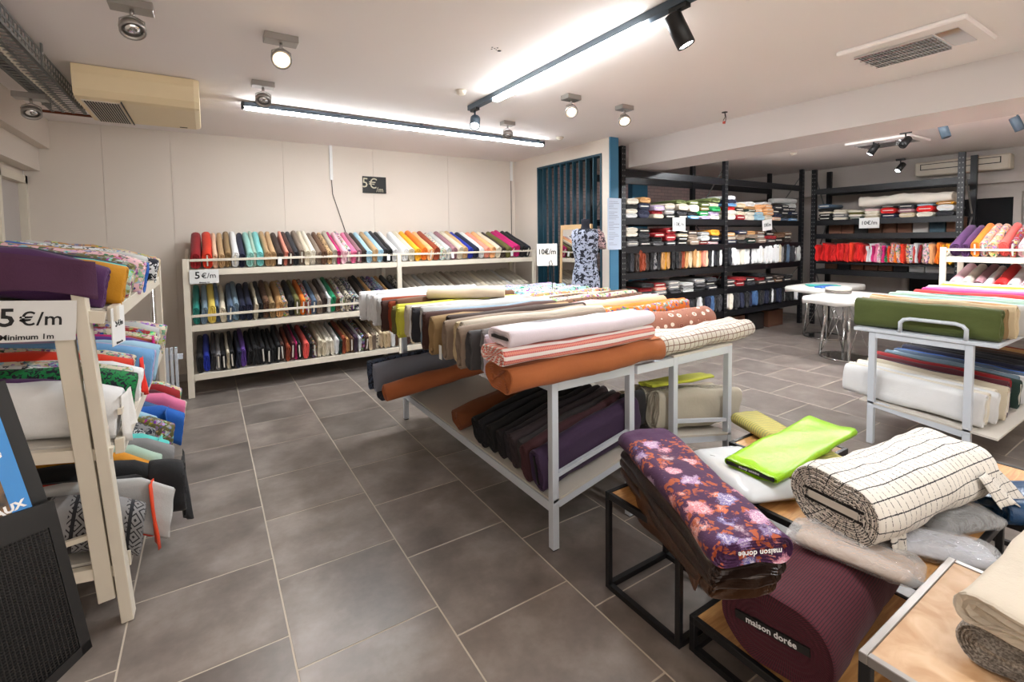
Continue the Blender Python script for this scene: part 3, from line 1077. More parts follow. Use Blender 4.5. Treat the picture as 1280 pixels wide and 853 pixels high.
# ------------------------------------------------------------------ display racks
def display_rack(name, label, origin, az, length, depth, height, bays, shelves, post=(0.06, 0.035), mat='rack_white', top_board=False, group=None, back_height=None, lean=0.0):
    """local x runs along the front, local y into the depth.  shelves: (z_front, tilt, lip) with lip height or 0"""
    e = empty(name, (origin[0], origin[1], 0), (0, 0, az))
    tag(e, label, 'rack', group)
    px, py = post
    mt = M[mat]
    bh = back_height or height
    nb = len(bays) + 1
    xs = [0]
    for b_ in bays:
        xs.append(xs[-1] + b_)
    for x in xs:
        if lean and x == 0:
            MB().bar((x, -py / 2, 0.002), (x, -py / 2 + lean, height), py, px, (1, 0, 0)).build('front_post', mt, e, bevel=0.003)
        else:
            MB().box(x - px / 2, x + px / 2, -py, 0, 0, height).build('front_post', mt, e, bevel=0.003)
        MB().box(x - px / 2, x + px / 2, depth, depth + py, 0, bh).build('rear_post', mt, e, bevel=0.003)
    for (z, tl, lip) in shelves:
        for x in xs:
            MB().bar((x, 0, z - 0.03), (x, depth, z - 0.03 + depth * math.tan(tl)), px * 0.5, 0.05).build('side_rail', mt, e)
        for i in range(len(bays)):
            a, b = xs[i] + px / 2 + 0.001, xs[i + 1] - px / 2 - 0.001
            MB().box(a, b, -py * 0.8, -0.002, z - 0.055, z + 0.012).build('front_rail', mt, e, bevel=0.002)
            if lip:
                MB().box(a, b, -py * 0.8, -py * 0.8 + 0.018, z + lip, z + lip + 0.028).build('lip_rail', mt, e, bevel=0.002)
            q = MB()
            q.box(0, b - a, 0, depth / math.cos(tl) - 0.01, -0.012, 0)
            s = q.build('shelf_board', M['shelfboard'], e, (a, 0.002, z), (tl, 0, 0))
            MB().box(a, b, depth - 0.01, depth + py * 0.5, z + depth * math.tan(tl) - 0.06, z + depth * math.tan(tl) - 0.02).build('back_rail', mt, e)
    return e


wr_ = display_rack('display_rack', 'long white wooden three-tier rack along the back wall', (-0.20, 6.24), 0, 4.58, 0.66, 1.52, [2.37, 2.21], [(1.39, R(20), 0.10), (0.78, R(16), 0.10), (0.24, R(10), 0)])

A2 = PI / 2
WL, WT = 'wall rack', 0.73
row_of_bolts('dark red@1.6, orange red@1.6, peach@.8, tan, khaki, white@1.2, navy blue, mint@1.2, pale green@.7, aqua@1.2, tan, tan, dark brown@1.2, salmon@.7, chocolate, charcoal, taupe, cream, ivory, taupe, brown, tan/animal, greige, magenta@.7, pale pink, pale pink/print, pink, mauve, dark brown, light blue@1.3, tan, light blue@1.2, charcoal, black, white',
             (-0.15, 6.262, 1.406), (1, 0, 0), 2.30, A2, R(20), WT, 0.185, '%s from left on top tier, wall rack left bay', 'bolts on the wall rack top tier', seed=None)
row_of_bolts('white, cream, golden yellow, orange, apricot, rust, cream/print, pale grey, mauve, cream, tan, royal blue, navy blue, white, salmon, apricot, cream, dark brown, olive, magenta, magenta, black, black/bw',
             (2.22, 6.262, 1.406), (1, 0, 0), 2.1, A2, R(20), WT, 0.185, '%s from left on top tier, wall rack right bay', 'bolts on the wall rack top tier')
row_of_bolts('teal, grey blue, yellow@1.3, slate blue@.7, cream, slate blue, grey blue, navy blue@1.2, navy blue, cream@.7, black, brown/animal, khaki, camel@1.3, tan/print, black, olive, orange, rust/print, slate blue, taupe, dark brown, white@.6, emerald green, brown/animal, cream/print, cream/bw, charcoal/print, pale grey/bw, dark brown, black, camel, navy blue/print, violet/print, light blue/print, camel, charcoal',
             (-0.15, 6.262, 0.796), (1, 0, 0), 2.30, A2, R(16), WT, 0.205, '%s from left on middle tier, wall rack left bay', 'bolts on the wall rack middle tier')
row_of_bolts('greige/bw, greige*3, pale grey, greige*4, taupe, greige*4, cream, greige*4, pale grey, greige*3',
             (2.22, 6.262, 0.796), (1, 0, 0), 2.1, A2, R(16), WT, 0.205, '%s from left on middle tier, wall rack right bay', 'bolts on the wall rack middle tier')
row_of_bolts('black@1.4, royal blue@1.3, charcoal, grey, black, cream@.6, black, navy blue, violet@1.2, black*4, black, black, black, chocolate, rust, burgundy, magenta@.6, black, coral@1.3, black, brown/print, cream, cream, ivory, ivory, white, dark green@.7, rust, camel, brown, plum, white@.6, brown/print, chocolate, beige, taupe, cream/animal, beige, sand, beige, white, brown',
             (-0.15, 6.262, 0.256), (1, 0, 0), 2.30, A2, R(10), WT, 0.21, '%s from left on bottom tier, wall rack left bay', 'bolts on the wall rack bottom tier', core=('cardboard', 0.2))
row_of_bolts('chocolate, beige, cream, greige, white, grey, cream',
             (2.22, 6.262, 0.256), (1, 0, 0), 0.7, A2, R(10), WT, 0.2, '%s from left on bottom tier, wall rack right bay', 'bolts on the wall rack bottom tier')


def price_sign(name, label, body, loc, rot, w, h, size, parent=None, sub=None, thick=0.004):
    e = empty(name, loc, rot)
    tag(e, label, 'sign')
    MB().box(-w / 2, w / 2, 0, thick, -h / 2, h / 2).build('sign_board', M['paper'], e)
    zc = 0.012 if sub else 0
    if body.startswith('5'):
        text('lettering', '5', size * 1.05, M['ink'], e, (-size * 0.62, -0.001, zc), (R(90), 0, 0), bold=size * 0.02)
        text('lettering', '€/m', size * 0.8, M['ink'], e, (size * 0.42, -0.001, zc - size * 0.06), (R(90), 0, 0), bold=size * 0.008)
    else:
        text('lettering', body, size, M['ink'], e, (0, -0.001, zc), (R(90), 0, 0), bold=size * 0.012)
    if sub:
        text('lettering', sub[0], sub[1], M['ink'], e, (0, -0.001, -h / 2 + sub[1] * 0.62), (R(90), 0, 0), bold=0.0006)
    return e


price_sign('price_sign', 'white card 5€/m price sign clipped on the wall rack', '5€/m', (-0.035, 6.19, 1.325), (0, 0, 0), 0.27, 0.15, 0.1, sub=('Minimum 1m', 0.018))

# white care labels hanging on the wall-rack lip
for i, x in enumerate((0.72, 2.02, 2.95, 3.95)):
    tag(MB().box(-0.02, 0.02, -0.002, 0, -0.06, 0.02).build('hang_tag', M['paper'], None, (x, 6.197, 1.49), (0, R(4 - 3 * i), 0)), 'small white paper tag on wall rack top lip, %s from left' % ordinal(i + 1), 'tag', 'paper tags on the wall rack')

# ------------------------------------------------------------------ left rack
lr = display_rack('display_rack', 'worn white wooden three-tier rack on the left, end frame towards the viewer', (-0.385, 2.70), A2, 2.34, 0.60, 1.53, [2.34], [(1.40, R(10), 0), (0.80, R(9), 0.12), (0.27, R(8), 0)], post=(0.075, 0.045), lean=0.105)
MB().bar((-0.004, 0.045, 0.12), (-0.004, 0.142, 1.44), 0.06, 0.048, (1, 0, 0)).build('inner_post', M['rack_white'], lr, bevel=0.003)
MB().bar((0, 0.086, 0.42), (0, 0.6, 0.37), 0.02, 0.022).build('end_bar', M['rack_white'], lr)
LA = PI
row_of_bolts('purple@1.0, mustard@.9, turquoise, cream/print, navy blue/bw, olive/print@1.3, pale pink/print, camel, bright blue@1.2, peach/print, magenta, white/print, cream/print, pale grey, white/bw, cream/print, camel/print, sand',
             (-0.375, 2.75, 1.412), (0, 1, 0), 2.23, LA, R(10), 0.66, 0.19, '%s from the front, top tier of left rack', 'bolts on the left rack top tier', core=None, jit=0.04, sag=0.02, amp=0.008, rolljit=10, name='folded_fabric', cat='folded fabric', noun='folded cloth')
row_of_bolts('white@1.6, purple@.7, green/bw@1.2, white/bw, cream/print, white, orange red@1.2, cream/print, sky blue, lilac, light blue, violet, magenta, rust/animal, cream/print, dark red/print, sand/print, pale grey, brown/animal, cream/print',
             (-0.37, 2.75, 0.81), (0, 1, 0), 2.2, LA, R(9), 0.72, 0.235, '%s from the front, middle tier of left rack', 'bolts on the left rack middle tier', core=None, jit=0.05, sag=0.03, amp=0.007, rolljit=6, name='folded_fabric', cat='folded fabric', noun='folded cloth')
row_of_bolts('grey/geo@1.5, pale grey@.4, orange red@.5, black@1.4, black@1.4, amber@1.1, pale green, grey, turquoise@1.2, pale grey/bw, grey/bw, olive/print, turquoise, light blue, bright blue@1.3, denim blue, pink, cream, burgundy, dark red, cream/print',
             (-0.29, 2.74, 0.275), (0, 1, 0), 2.2, LA, R(8), 0.72, 0.25, '%s from the front, bottom tier of left rack', 'bolts on the left rack bottom tier', core=None, jit=0.09, sag=0.07, amp=0.006, rolljit=5, name='folded_fabric', cat='folded fabric', noun='folded cloth')


def drape(name, label, pts_top, drop_dir, width_dir, w, drop, mat, color, seed=1, nu=10, nv=8, cat='fabric', wav=0.012, thick=0.003, group=None, fray=0.0, parent=None):
    """hanging piece of cloth: starts along width_dir at pts_top, falls along drop_dir with folds"""
    rnd = random.Random(seed)
    p0 = Vector(pts_top)
    wd = Vector(width_dir)
    dd = Vector(drop_dir)
    nrm = wd.cross(dd).normalized()
    b = MB()
    for j in range(nv + 1):
        for i in range(nu + 1):
            u, v = i / nu, j / nv
            off = wav * (0.3 + v) * math.sin(u * 9 + seed + v * 2) + 0.6 * wav * v * math.sin(u * 17 + seed * 2)
            p = p0 + wd * (w * u) * (1 - 0.08 * v) + dd * (drop * v * (1 + (0.12 * math.sin(u * 5 + seed) if j == nv else 0))) + nrm * off
            if j == nv and fray:
                p += dd * rnd.uniform(-fray, fray)
            b.v.append(tuple(p))
    for j in range(nv):
        for i in range(nu):
            a = j * (nu + 1) + i
            uv = [(i * w / nu, j * drop / nv), ((i + 1) * w / nu, j * drop / nv), ((i + 1) * w / nu, (j + 1) * drop / nv), (i * w / nu, (j + 1) * drop / nv)]
            b.face((a, a + 1, a + nu + 2, a + nu + 1), uv, True)
    o = b.build(name, mat, parent)
    s = o.modifiers.new('solid', 'SOLIDIFY')
    s.thickness = thick
    o.color = lin(color)
    if parent is None:
        tag(o, label, cat, group)
    return o


drape('draped_fabric', 'purple cloth draped over the near top end of left rack', (-0.40, 2.655, 1.615), (0.02, -0.05, -1), (-1, 0, 0.17), 0.52, 0.16, FAB['plain'], (78, 40, 70), 3, wav=0.006)
bolt('f', 'black', '', (-0.145, 3.05, 0.30), LA, 0, 0, 0.15, 0.26, 0.15, 'plain', None, None, 'folded_fabric', 'folded fabric', label='thick black cloth end hanging furthest out of the left rack bottom tier', seed=3, sag=0.03, amp=0.008, layers=3)
drape('draped_fabric', 'black cloth hanging off the bottom tier front of left rack', (-0.16, 3.12, 0.50), (0.03, 0.0, -1), (0.0, 1, 0), 0.2, 0.34, FAB['plain'], (18, 18, 20), 5, wav=0.015)
drape('draped_fabric', 'orange red cloth end hanging off the bottom tier of left rack', (-0.28, 2.86, 0.52), (0.04, 0.0, -1), (0.1, 1, 0), 0.07, 0.3, FAB['plain'], (232, 72, 30), 8, wav=0.01)
drape('draped_fabric', 'turquoise cloth end hanging off the bottom tier of left rack', (-0.30, 3.55, 0.49), (0.04, 0.0, -1), (0.1, 1, 0), 0.13, 0.24, FAB['plain'], (92, 204, 200), 9, wav=0.012)
drape('draped_fabric', 'bright blue cloth end hanging off the bottom tier of left rack', (-0.30, 4.15, 0.49), (0.04, 0.0, -1), (0.1, 1, 0), 0.16, 0.24, FAB['satin'], (24, 92, 176), 10, wav=0.012)
drape('draped_fabric', 'red orange cloth end hanging over the middle lip of left rack', (-0.352, 3.42, 1.03), (0.05, 0.0, -1), (0.1, 1, 0), 0.1, 0.2, FAB['plain'], (236, 44, 26), 11, wav=0.01)
drape('draped_fabric', 'magenta cloth end hanging over the middle tier of left rack', (-0.352, 4.2, 1.03), (0.05, 0.0, -1), (0.1, 1, 0), 0.07, 0.12, FAB['plain'], (210, 26, 120), 12, wav=0.01)
drape('draped_fabric', 'white cloth end draped below the middle shelf front of left rack', (-0.355, 2.76, 1.0), (0.05, 0.03, -1), (0.1, 1, 0), 0.16, 0.2, FAB['plain'], (226, 222, 216), 13, wav=0.008)
price_sign('price_sign', 'large white 5€/m Minimum 1m sign at the end of left rack', '5€/m', (-0.615, 2.645, 1.385), (0, R(4), 0), 0.29, 0.165, 0.095, sub=('Minimum 1m', 0.03))
price_sign('price_sign', 'small white price card on the front post of left rack', '5€/m', (-0.352, 2.79, 1.32), (0, 0, R(80)), 0.15, 0.17, 0.045, sub=('Minimum 1m', 0.014))

# chrome ball-topped stand behind the left rack
st = empty('chrome_stand', (-0.42, 5.22, 0))
tag(st, 'chrome ball-topped stand behind the left rack', 'stand')
MB().tube([(0, 0, 0.02), (0, 0, 1.36)], 0.014, 10).build('pole', M['chrome'], st)
MB().lathe([(0.004, 1.355), (0.025, 1.362), (0.042, 1.385), (0.046, 1.405), (0.042, 1.425), (0.025, 1.448), (0.004, 1.455)], 18).build('ball', M['chrome'], st)
MB().lathe([(0.15, 0), (0.15, 0.012), (0.02, 0.03)], 20).build('base', M['chrome'], st)
w5 = empty('white_posts', (-0.36, 5.3, 0))
tag(w5, 'white slatted stand with grey edge behind left rack', 'stand')
for k in range(3):
    MB().box(k * 0.035, k * 0.035 + 0.022, 0.1, 0.14, 0, 0.72).build('slat', M['metal_white'], w5)
MB().box(-0.01, 0.13, 0.14, 0.16, 0.15, 0.2).box(-0.01, 0.13, 0.14, 0.16, 0.6, 0.65).build('cross_rail', M['metal_white'], w5)

# magazine holder at lower left (stands close to the viewer)
mz = empty('magazine_holder', (-0.45, 1.3, 0.0))
tag(mz, 'black mesh magazine holder in the lower left corner', 'magazine holder')
o0 = Vector((-0.45, 1.3, 0.0))
TR, BR, TL, BL = Vector((-0.303, 1.40, 1.125)), Vector((-0.256, 1.40, 0.775)), Vector((-0.66, 1.21, 1.14)), Vector((-0.60, 1.19, 0.60))


def mzp(u, v, off=0.0):
    nrm = Vector((0.47, -0.88, 0.05))
    return (TL.lerp(TR, u)).lerp(BL.lerp(BR, u), v) - o0 + nrm * off


b = MB()
for i in range(1, 60):
    b.bar(mzp(i / 60, 0.1), mzp(i / 60, 0.97), 0.0022, 0.0022)
for j in range(5, 60):
    b.bar(mzp(0, j / 60), mzp(1, j / 60), 0.0022, 0.0022)
b.build('mesh_panel', M['black_metal'], mz)
q = MB()
for (u0, u1, v0, v1) in ((0, 1.0, -0.02, 0.13), (0.955, 1.0, 0.13, 1.0), (0, 1, 0.94, 1.0), (0, 0.03, 0.1, 1)):
    P = [mzp(u0, v1, 0.004), mzp(u1, v1, 0.004), mzp(u1, v0, 0.004), mzp(u0, v0, 0.004)]
    Q = [mzp(u0, v1, -0.004), mzp(u1, v1, -0.004), mzp(u1, v0, -0.004), mzp(u0, v0, -0.004)]
    k = len(q.v)
    q.v += [tuple(p) for p in P + Q]
    for f in ((0, 1, 2, 3), (7, 6, 5, 4), (0, 4, 5, 1), (1, 5, 6, 2), (2, 6, 7, 3), (3, 7, 4, 0)):
        q.face([k + x for x in f])
q.build('panel_frame', M['black_metal'], mz)
# solid back tray and side
q = MB()
P = [mzp(0, 1, -0.02), mzp(1, 1, -0.02), mzp(1, -0.02, -0.075), mzp(0, -0.02, -0.075)]
k = 0
q.v += [tuple(p) for p in P] + [tuple(p + Vector((-0.003, 0.006, 0))) for p in P]
for f in ((0, 1, 2, 3), (7, 6, 5, 4), (0, 4, 5, 1), (1, 5, 6, 2), (2, 6, 7, 3), (3, 7, 4, 0)):
    q.face(f)
q.build('back_plate', M['black_metal'], mz)
for p in ((0.03, 0.9), (0.45, 0.9)):
    t_ = mzp(p[0], p[1], -0.03)
    MB().bar(t_, (t_.x, t_.y, 0.0), 0.02, 0.02).build('leg', M['black_metal'], mz)
mg = empty('magazine', (-0.45, 1.345, 1.23), (R(-8), R(-9), R(28)))
tag(mg, 'glossy blue magazine standing in the black mesh holder', 'magazine')
mblue = NT('magazine_cover', 0.25, 0, (40, 130, 200))
tcn = mblue.n('ShaderNodeTexCoord')
nzz = mblue.n('ShaderNodeTexNoise', Scale=16.0, Detail=3.0)
mblue.l(tcn.outputs['Object'], nzz.inputs['Vector'])
spx = mblue.n('ShaderNodeSeparateXYZ')
mblue.l(tcn.outputs['Object'], spx.inputs[0])
pic = mblue.ramp(nzz.outputs[0], [(0.35, lin((30, 24, 20))), (0.5, lin((120, 84, 40))), (0.62, lin((150, 140, 70)))])
sel = mblue.math('MULTIPLY', mblue.math('LESS_THAN', spx.outputs[2], 0.0), mblue.math('LESS_THAN', spx.outputs[0], 0.075))
mblue.base(mblue.mix(sel, lin((40, 132, 206)), pic))
MB().box(-0.105, 0.105, -0.003, 0.003, -0.14, 0.14).build('cover', mblue.m, mg)
text('lettering', 'le', 0.04, M['whiteink'], mg, (0.075, -0.0035, 0.02), (R(90), 0, 0), bold=0.001)
text('lettering', 'EAUX', 0.022, M['whiteink'], mg, (0.068, -0.0035, -0.1), (R(90), 0, 0), bold=0.001)
text('lettering', 'le', 0.035, simple('yellow_ink', (240, 190, 40), 0.5), mg, (0.045, -0.0035, 0.07), (R(90), 0, 0), bold=0.001)
tag(MB().box(-0.13, 0.13, -0.004, 0.004, -0.16, 0.16).build('display_board', M['black_plastic'], None, (-0.455, 1.362, 1.225), (R(-8), R(-9), R(28))), 'black board standing behind the blue magazine', 'board')


# ------------------------------------------------------------------ central back-to-back steel racks
def steel_rack(name, label, origin, az, length, depth, height, ztop, zl, tl, zu, tu, group):
    e = empty(name, (origin[0], origin[1], 0), (0, 0, az))
    tag(e, label, 'rack', group)
    mt = M['metal_white']
    s = 0.042
    for x in (s / 2, length - s / 2):
        for y in (s / 2, depth - s / 2):
            MB().box(x - s / 2, x + s / 2, y - s / 2, y + s / 2, 0.006, height).build('leg', mt, e, bevel=0.002)
            MB().box(x - s / 2 + .003, x + s / 2 - .003, y - s / 2 + .003, y + s / 2 - .003, 0, 0.012).build('foot', M['black_plastic'], e)
        MB().box(x - s / 2, x + s / 2, s, depth - s, height - 0.05, height).build('top_rail', mt, e, bevel=0.002)
        MB().bar((x, s, zl + s * math.tan(tl)), (x, depth - s, zl + (depth - s) * math.tan(tl)), s * 0.9, 0.05).build('lower_rail', mt, e)
        MB().bar((x, s, zu + s * math.tan(tu)), (x, depth - s, zu + (depth - s) * math.tan(tu)), s * 0.6, 0.022).build('guard_rail', mt, e)
    MB().box(s, length - s, 0.0, s * 0.8, zl - 0.04, zl + 0.012).build('front_rail', mt, e, bevel=0.002)
    MB().box(s, length - s, 0.0, s, height - 0.05, height).build('front_beam', mt, e)
    MB().box(s, length - s, depth - s, depth, height - 0.05, height).build('rear_beam', mt, e)
    MB().box(0.0, length, 0.0, depth, -0.014, 0).build('shelf_board', M['shelfboard'], e, (0, 0.004, zl + 0.03), (tl, 0, 0))
    MB().box(0, length, 0, depth, height + 0.001, ztop).build('top_board', M['shelfboard'], e)
    return e


steel_rack('steel_rack', 'white steel display rack in the centre, left one of the pair', (1.51, 4.32), -A2, 2.33, 0.62, 0.925, 0.94, 0.25, R(12), 0.40, R(12), 'central steel racks')
steel_rack('steel_rack', 'white steel display rack in the centre, right one of the pair', (3.08, 1.97), A2, 2.33, 0.62, 0.925, 0.94, 0.27, R(11), 0.39, R(11), 'central steel racks')
tag(MB().box(2.131, 2.459, 1.97, 2.0, 0.875, 0.925).build('link_bar', M['metal_white']), 'white steel bar linking the two central racks', 'bar')


def flat(cname, label, p, az, L, w, t, pat='plain', tilt=0.0, name='fabric_bolt', group=None, core=None, cat='fabric bolt', roll=0.0, **kw):
    """bolt lying flat; p = front end, centre of its underside"""
    q = Vector(p) - Vector((math.sin(az), -math.cos(az), 0)) * (w / 2) + Vector((0, 0, t / 2))
    return bolt('f', cname, '', tuple(q), az, tilt, R(90) + roll, L, w, t, pat, core, group, name, cat, label=label, **kw)


# top row, left side, front to back
row_of_bolts('pale lilac@.8, grey@.8, dark grey, taupe, greige@1.2, sand@1.2, taupe, dark brown@1.2, khaki@1.4, dark brown, chocolate, grey blue, pale grey, pale grey, charcoal@.8, taupe@.8, white@.8, greige, lime yellow@1.1, lime yellow@.8, olive, brown, rust@.8, chocolate@.8, rust@.7, pale grey, white, pale grey, white, pale grey@1.2, white, white, pale grey, white',
             (1.19, 2.13, 0.975), (0, 1, 0), 2.28, 0.0, 0, 1.08, 0.245, '%s from the front, left row on the central racks', 'upright bolts along the top of the central racks', core=None, jit=0.05, fill=0.92, rolljit=3, amp=0.006, layers=2, deep=0.016)
row_of_bolts('orange/print@.8, orange@1.2, orange@1.1, peach, peach/print, pale pink, cream, brown/animal, cream/print, brown/animal, cream/print, cream/animal, camel/print, cream/animal, pale pink/print, white/print, mint/print, white/print, light blue/print, white/print, light blue/print, white, lilac/print, white/print, lilac/print',
             (2.31, 2.44, 0.955), (0, 1, 0), 1.98, 0.0, 0, 1.0, 0.235, '%s from the front, right row on the central racks', 'upright bolts along the top of the central racks', core=None, jit=0.06, fill=0.92, rolljit=3, amp=0.006)
G = 'rolls and bolts stacked at the front of the central racks'
flat('rust', 'thick cognac brown roll at front left corner of central rack top', (1.18, 1.99, 0.945), R(1), 1.12, 0.24, 0.135, layers=5, amp=0.006, group=G, rgb=(164, 92, 46), seed=11, nsec=32, nlen=12, flap=0.05)
flat('red', 'red and white striped folded bolt under the pale lilac one', (1.15, 1.99, 1.083), R(1), 1.06, 0.22, 0.085, 'redstripe', layers=3, amp=0.003, group=G, seed=12, nsec=32, nlen=10)
flat('pale lilac', 'pale lilac pink bolt on top of the striped bolt', (1.19, 1.99, 1.17), R(1), 1.02, 0.21, 0.078, layers=1, amp=0.003, group=G, seed=13, nsec=32, nlen=10, rgb=(226, 214, 222), core='darkboard')
flat('white', 'cream and brown plaid roll overhanging front right of central rack', (2.33, 2.06, 0.945), R(2), 1.03, 0.24, 0.125, 'brownplaid', layers=3, amp=0.006, group=G, seed=14, nsec=32, nlen=12, rgb=(216, 208, 196))
flat('brown', 'brown bolt with white rings behind the plaid roll', (2.30, 2.31, 0.95), R(1), 0.98, 0.18, 0.2, 'dots', layers=3, amp=0.004, group=G, seed=15, nsec=32, nlen=10, rgb=(126, 62, 44))
flat('beige', 'beige roll lying crosswise on the white bolts at the back', (1.50, 3.62, 1.222), R(-33), 0.62, 0.17, 0.085, layers=2, amp=0.003, group=G, seed=16, nsec=32, nlen=8, rgb=(226, 206, 180), core=None)
# the beige roll's dark end label faces the viewer's right
e_ = empty('price_tag', (1.285, 2.62, 1.06))
tag(e_, 'small white tag dangling from the dark brown bolts of central rack', 'tag')
MB().box(-0.001, 0.001, -0.018, 0.018, -0.085, 0).build('card', M['paper'], e_, (-0.13, 0, 0.0), (0, 0, 0))
# lower tier, left rack
TL_ = R(12)
low = [(2.10, .10, 'plum', .30, (56, 34, 66), 'deep plum purple'), (2.215, .075, 'burgundy', .28, (74, 38, 44), 'dark plum brown'), (2.30, .06, 'dark grey', .27, (66, 60, 62), 'dark grey'), (2.375, .07, 'dark brown', .27, (58, 46, 50), 'dark mauve brown'),
       (2.455, .07, 'charcoal', .26, (50, 44, 50), 'charcoal'), (2.535, .065, 'black', .25, (28, 24, 28), 'soft black'), (2.65, .08, 'black', .24, (17, 16, 18), 'deep black'), (2.74, .08, 'black', .24, (20, 20, 26), 'blue black'), (2.83, .08, 'black', .24, (15, 15, 16), 'matt black')]
for y, t, c, h, rgb, lb in low:
    bolt('l', c, '', (1.515 + random.uniform(-0.02, 0.03), y, 0.295), 0, TL_, R(random.uniform(1, 6)), 0.78, h * 0.86, t, 'plain', 'darkboard' if c == 'plum' else None, 'upright bolts on the lower tier of the central racks', label=lb + ' bolt standing on lower tier of the central left rack', rgb=rgb, nsec=28, layers=3, nlen=8, amp=0.005)
flat('rust', 'small rust brown suede roll on lower tier beside the black bolts', (1.50, 3.14, 0.30), 0.02, 0.8, 0.17, 0.13, layers=4, amp=0.007, tilt=TL_, group=G, seed=21, nsec=28, nlen=10, rgb=(128, 70, 34))
flat('orange', 'terracotta roll sticking out of lower tier towards the aisle', (1.17, 3.78, 0.385), R(-2), 0.95, 0.155, 0.135, layers=4, amp=0.004, tilt=R(7), group=G, seed=22, nsec=28, nlen=10, rgb=(186, 104, 58))
flat('black', 'folded dark bolt under the grey blue bolt on lower tier', (1.22, 4.10, 0.30), R(0), 0.8, 0.16, 0.07, layers=3, tilt=R(6), group=G, seed=23, rgb=(40, 42, 52))
bolt('g', 'grey', '', (1.18, 4.07, 0.385), 0, R(4), R(4), 0.85, 0.25, 0.085, 'plain', None, G, label='upright light grey blue bolt at far end of lower tier', rgb=(134, 138, 150), nsec=28, layers=2, nlen=8)
bolt('g', 'navy blue', '', (1.16, 4.17, 0.385), 0, R(4), R(3), 0.85, 0.26, 0.075, 'bw', None, G, label='navy patterned bolt behind the grey blue bolt, lower tier', rgb=(70, 82, 104), nsec=28, layers=3, nlen=8)
# lower tier, right rack
def lowr(y, t, h, rgb, lb, pat='plain', x=2.38, L=0.92):
    bolt('l', 'x', '', (x, y, 0.44), 0, -R(9), R(random.uniform(0, 4)), L, h, t, pat, None, 'upright bolts on the lower tier of the central racks', label=lb, rgb=rgb, nsec=28, layers=3, nlen=8, amp=0.005)


lowr(2.09, .10, .26, (186, 178, 160), 'smooth greige bolt at the front of the lower right tier', 'plain')
lowr(2.20, .09, .25, (176, 168, 150), 'greige bolt second on lower right tier', 'boucle')
lowr(2.30, .07, .24, (170, 160, 140), 'dull beige bolt third on lower right tier')
flat('lime yellow', 'lime yellow cloth lying over the greige bolts, lower right tier', (2.42, 2.17, 0.70), R(3), 0.72, 0.13, 0.022, tilt=-R(5), group=G, seed=24, nsec=24, nlen=8, rgb=(196, 200, 60), layers=1)
flat('beige', 'pale beige roll on lower right tier behind the lime cloth', (2.40, 2.46, 0.45), R(3), 0.9, 0.15, 0.14, tilt=-R(9), group=G, seed=25, nsec=24, nlen=8, rgb=(214, 200, 176))
bolt('l', 'black', '', (2.16, 2.13, 0.47), 0, 0, R(3), 0.18, 0.24, 0.07, 'plain', None, None, label='black bolt end between the two central racks', rgb=(24, 22, 24))
tag(MB().box(2.14, 2.36, 2.05, 2.6, 0.40, 0.466).build('crate', M['black_plastic']), 'low black crate between the two central racks', 'crate')
tag(MB().box(2.15, 2.18, 2.06, 2.09, 0, 0.4).box(2.32, 2.35, 2.06, 2.09, 0, 0.4).box(2.15, 2.18, 2.56, 2.59, 0, 0.4).box(2.32, 2.35, 2.56, 2.59, 0, 0.4).build('crate_stand', M['black_metal']), 'short dark stand carrying the crate between central racks', 'stand')
# 10 euro sign on a wire holder
ps = empty('price_sign', (2.80, 3.75, 1.19))
tag(ps, 'white 10€/m card on a wire holder above the central racks', 'sign')
MB().box(-0.10, 0.10, 0, 0.004, 0.235, 0.45).build('sign_board', M['paper'], ps, None, (0, 0, R(-24)))
text('lettering', '10€/m', 0.075, M['ink'], ps, (-0.005, -0.006, 0.37), (R(90), 0, R(-24)), bold=0.0012, sx=0.9)
MB().tube([(0.05, -0.02, 0), (0.03, -0.02, 0.22), (0.045, -0.025, 0.25), (0.03, -0.025, 0.29), (0.01, -0.02, 0.27), (0.015, -0.02, 0.24), (0.03, -0.02, 0.22)], 0.0035, 6).build('wire_holder', M['black_metal'], ps)

# ------------------------------------------------------------------ dress form + mirror
df = empty('dress_form', (4.04, 4.60, 0))
tag(df, 'dress form in blue and white printed dress beside the blue column', 'dress form')
MB().tube([(0, 0, 0.03), (0, 0, 1.0)], 0.016, 10).build('pole', M['black_metal'], df)
MB().lathe([(0.17, 0), (0.17, 0.015), (0.02, 0.03)], 20).build('base', M['black_metal'], df)
prof = [(0.055, 1.90), (0.052, 1.85), (0.06, 1.815), (0.11, 1.80), (0.165, 1.775), (0.175, 1.72), (0.165, 1.64), (0.16, 1.55), (0.13, 1.42), (0.125, 1.36), (0.155, 1.22), (0.165, 1.1), (0.155, 1.0), (0.14, 0.95)]
MB().lathe([(0.045, 1.93), (0.055, 1.925)] + prof[:6] + [(0.12, 1.6)], 24, sy=0.62).build('torso', simple('navy_form_cover', (24, 26, 40), 0.8), df)
b = MB()
nu, rows = 40, [(0.10, 1.815), (0.16, 1.795), (0.182, 1.73), (0.172, 1.64), (0.17, 1.56), (0.14, 1.43), (0.135, 1.37), (0.165, 1.24), (0.178, 1.1), (0.17, 0.95), (0.165, 0.8), (0.16, 0.68)]
for j, (r, z) in enumerate(rows):
    for k in range(nu):
        a = 2 * PI * k / nu
        rr = r * (1 + (0.02 + 0.05 * max(0, (1.4 - z))) * math.sin(a * 9 + j * 0.5))
        zz = z - (0.03 * abs(math.sin(a)) if j == 0 else 0)
        b.v.append((rr * math.cos(a), rr * math.sin(a) * 0.66, zz))
for j in range(len(rows) - 1):
    for k in range(nu):
        b.face((j * nu + k, (j + 1) * nu + k, (j + 1) * nu + (k + 1) % nu, j * nu + (k + 1) % nu), None, True)
dress = b.build('dress', FAB['bw'], df)
dress.color = lin((170, 178, 200))
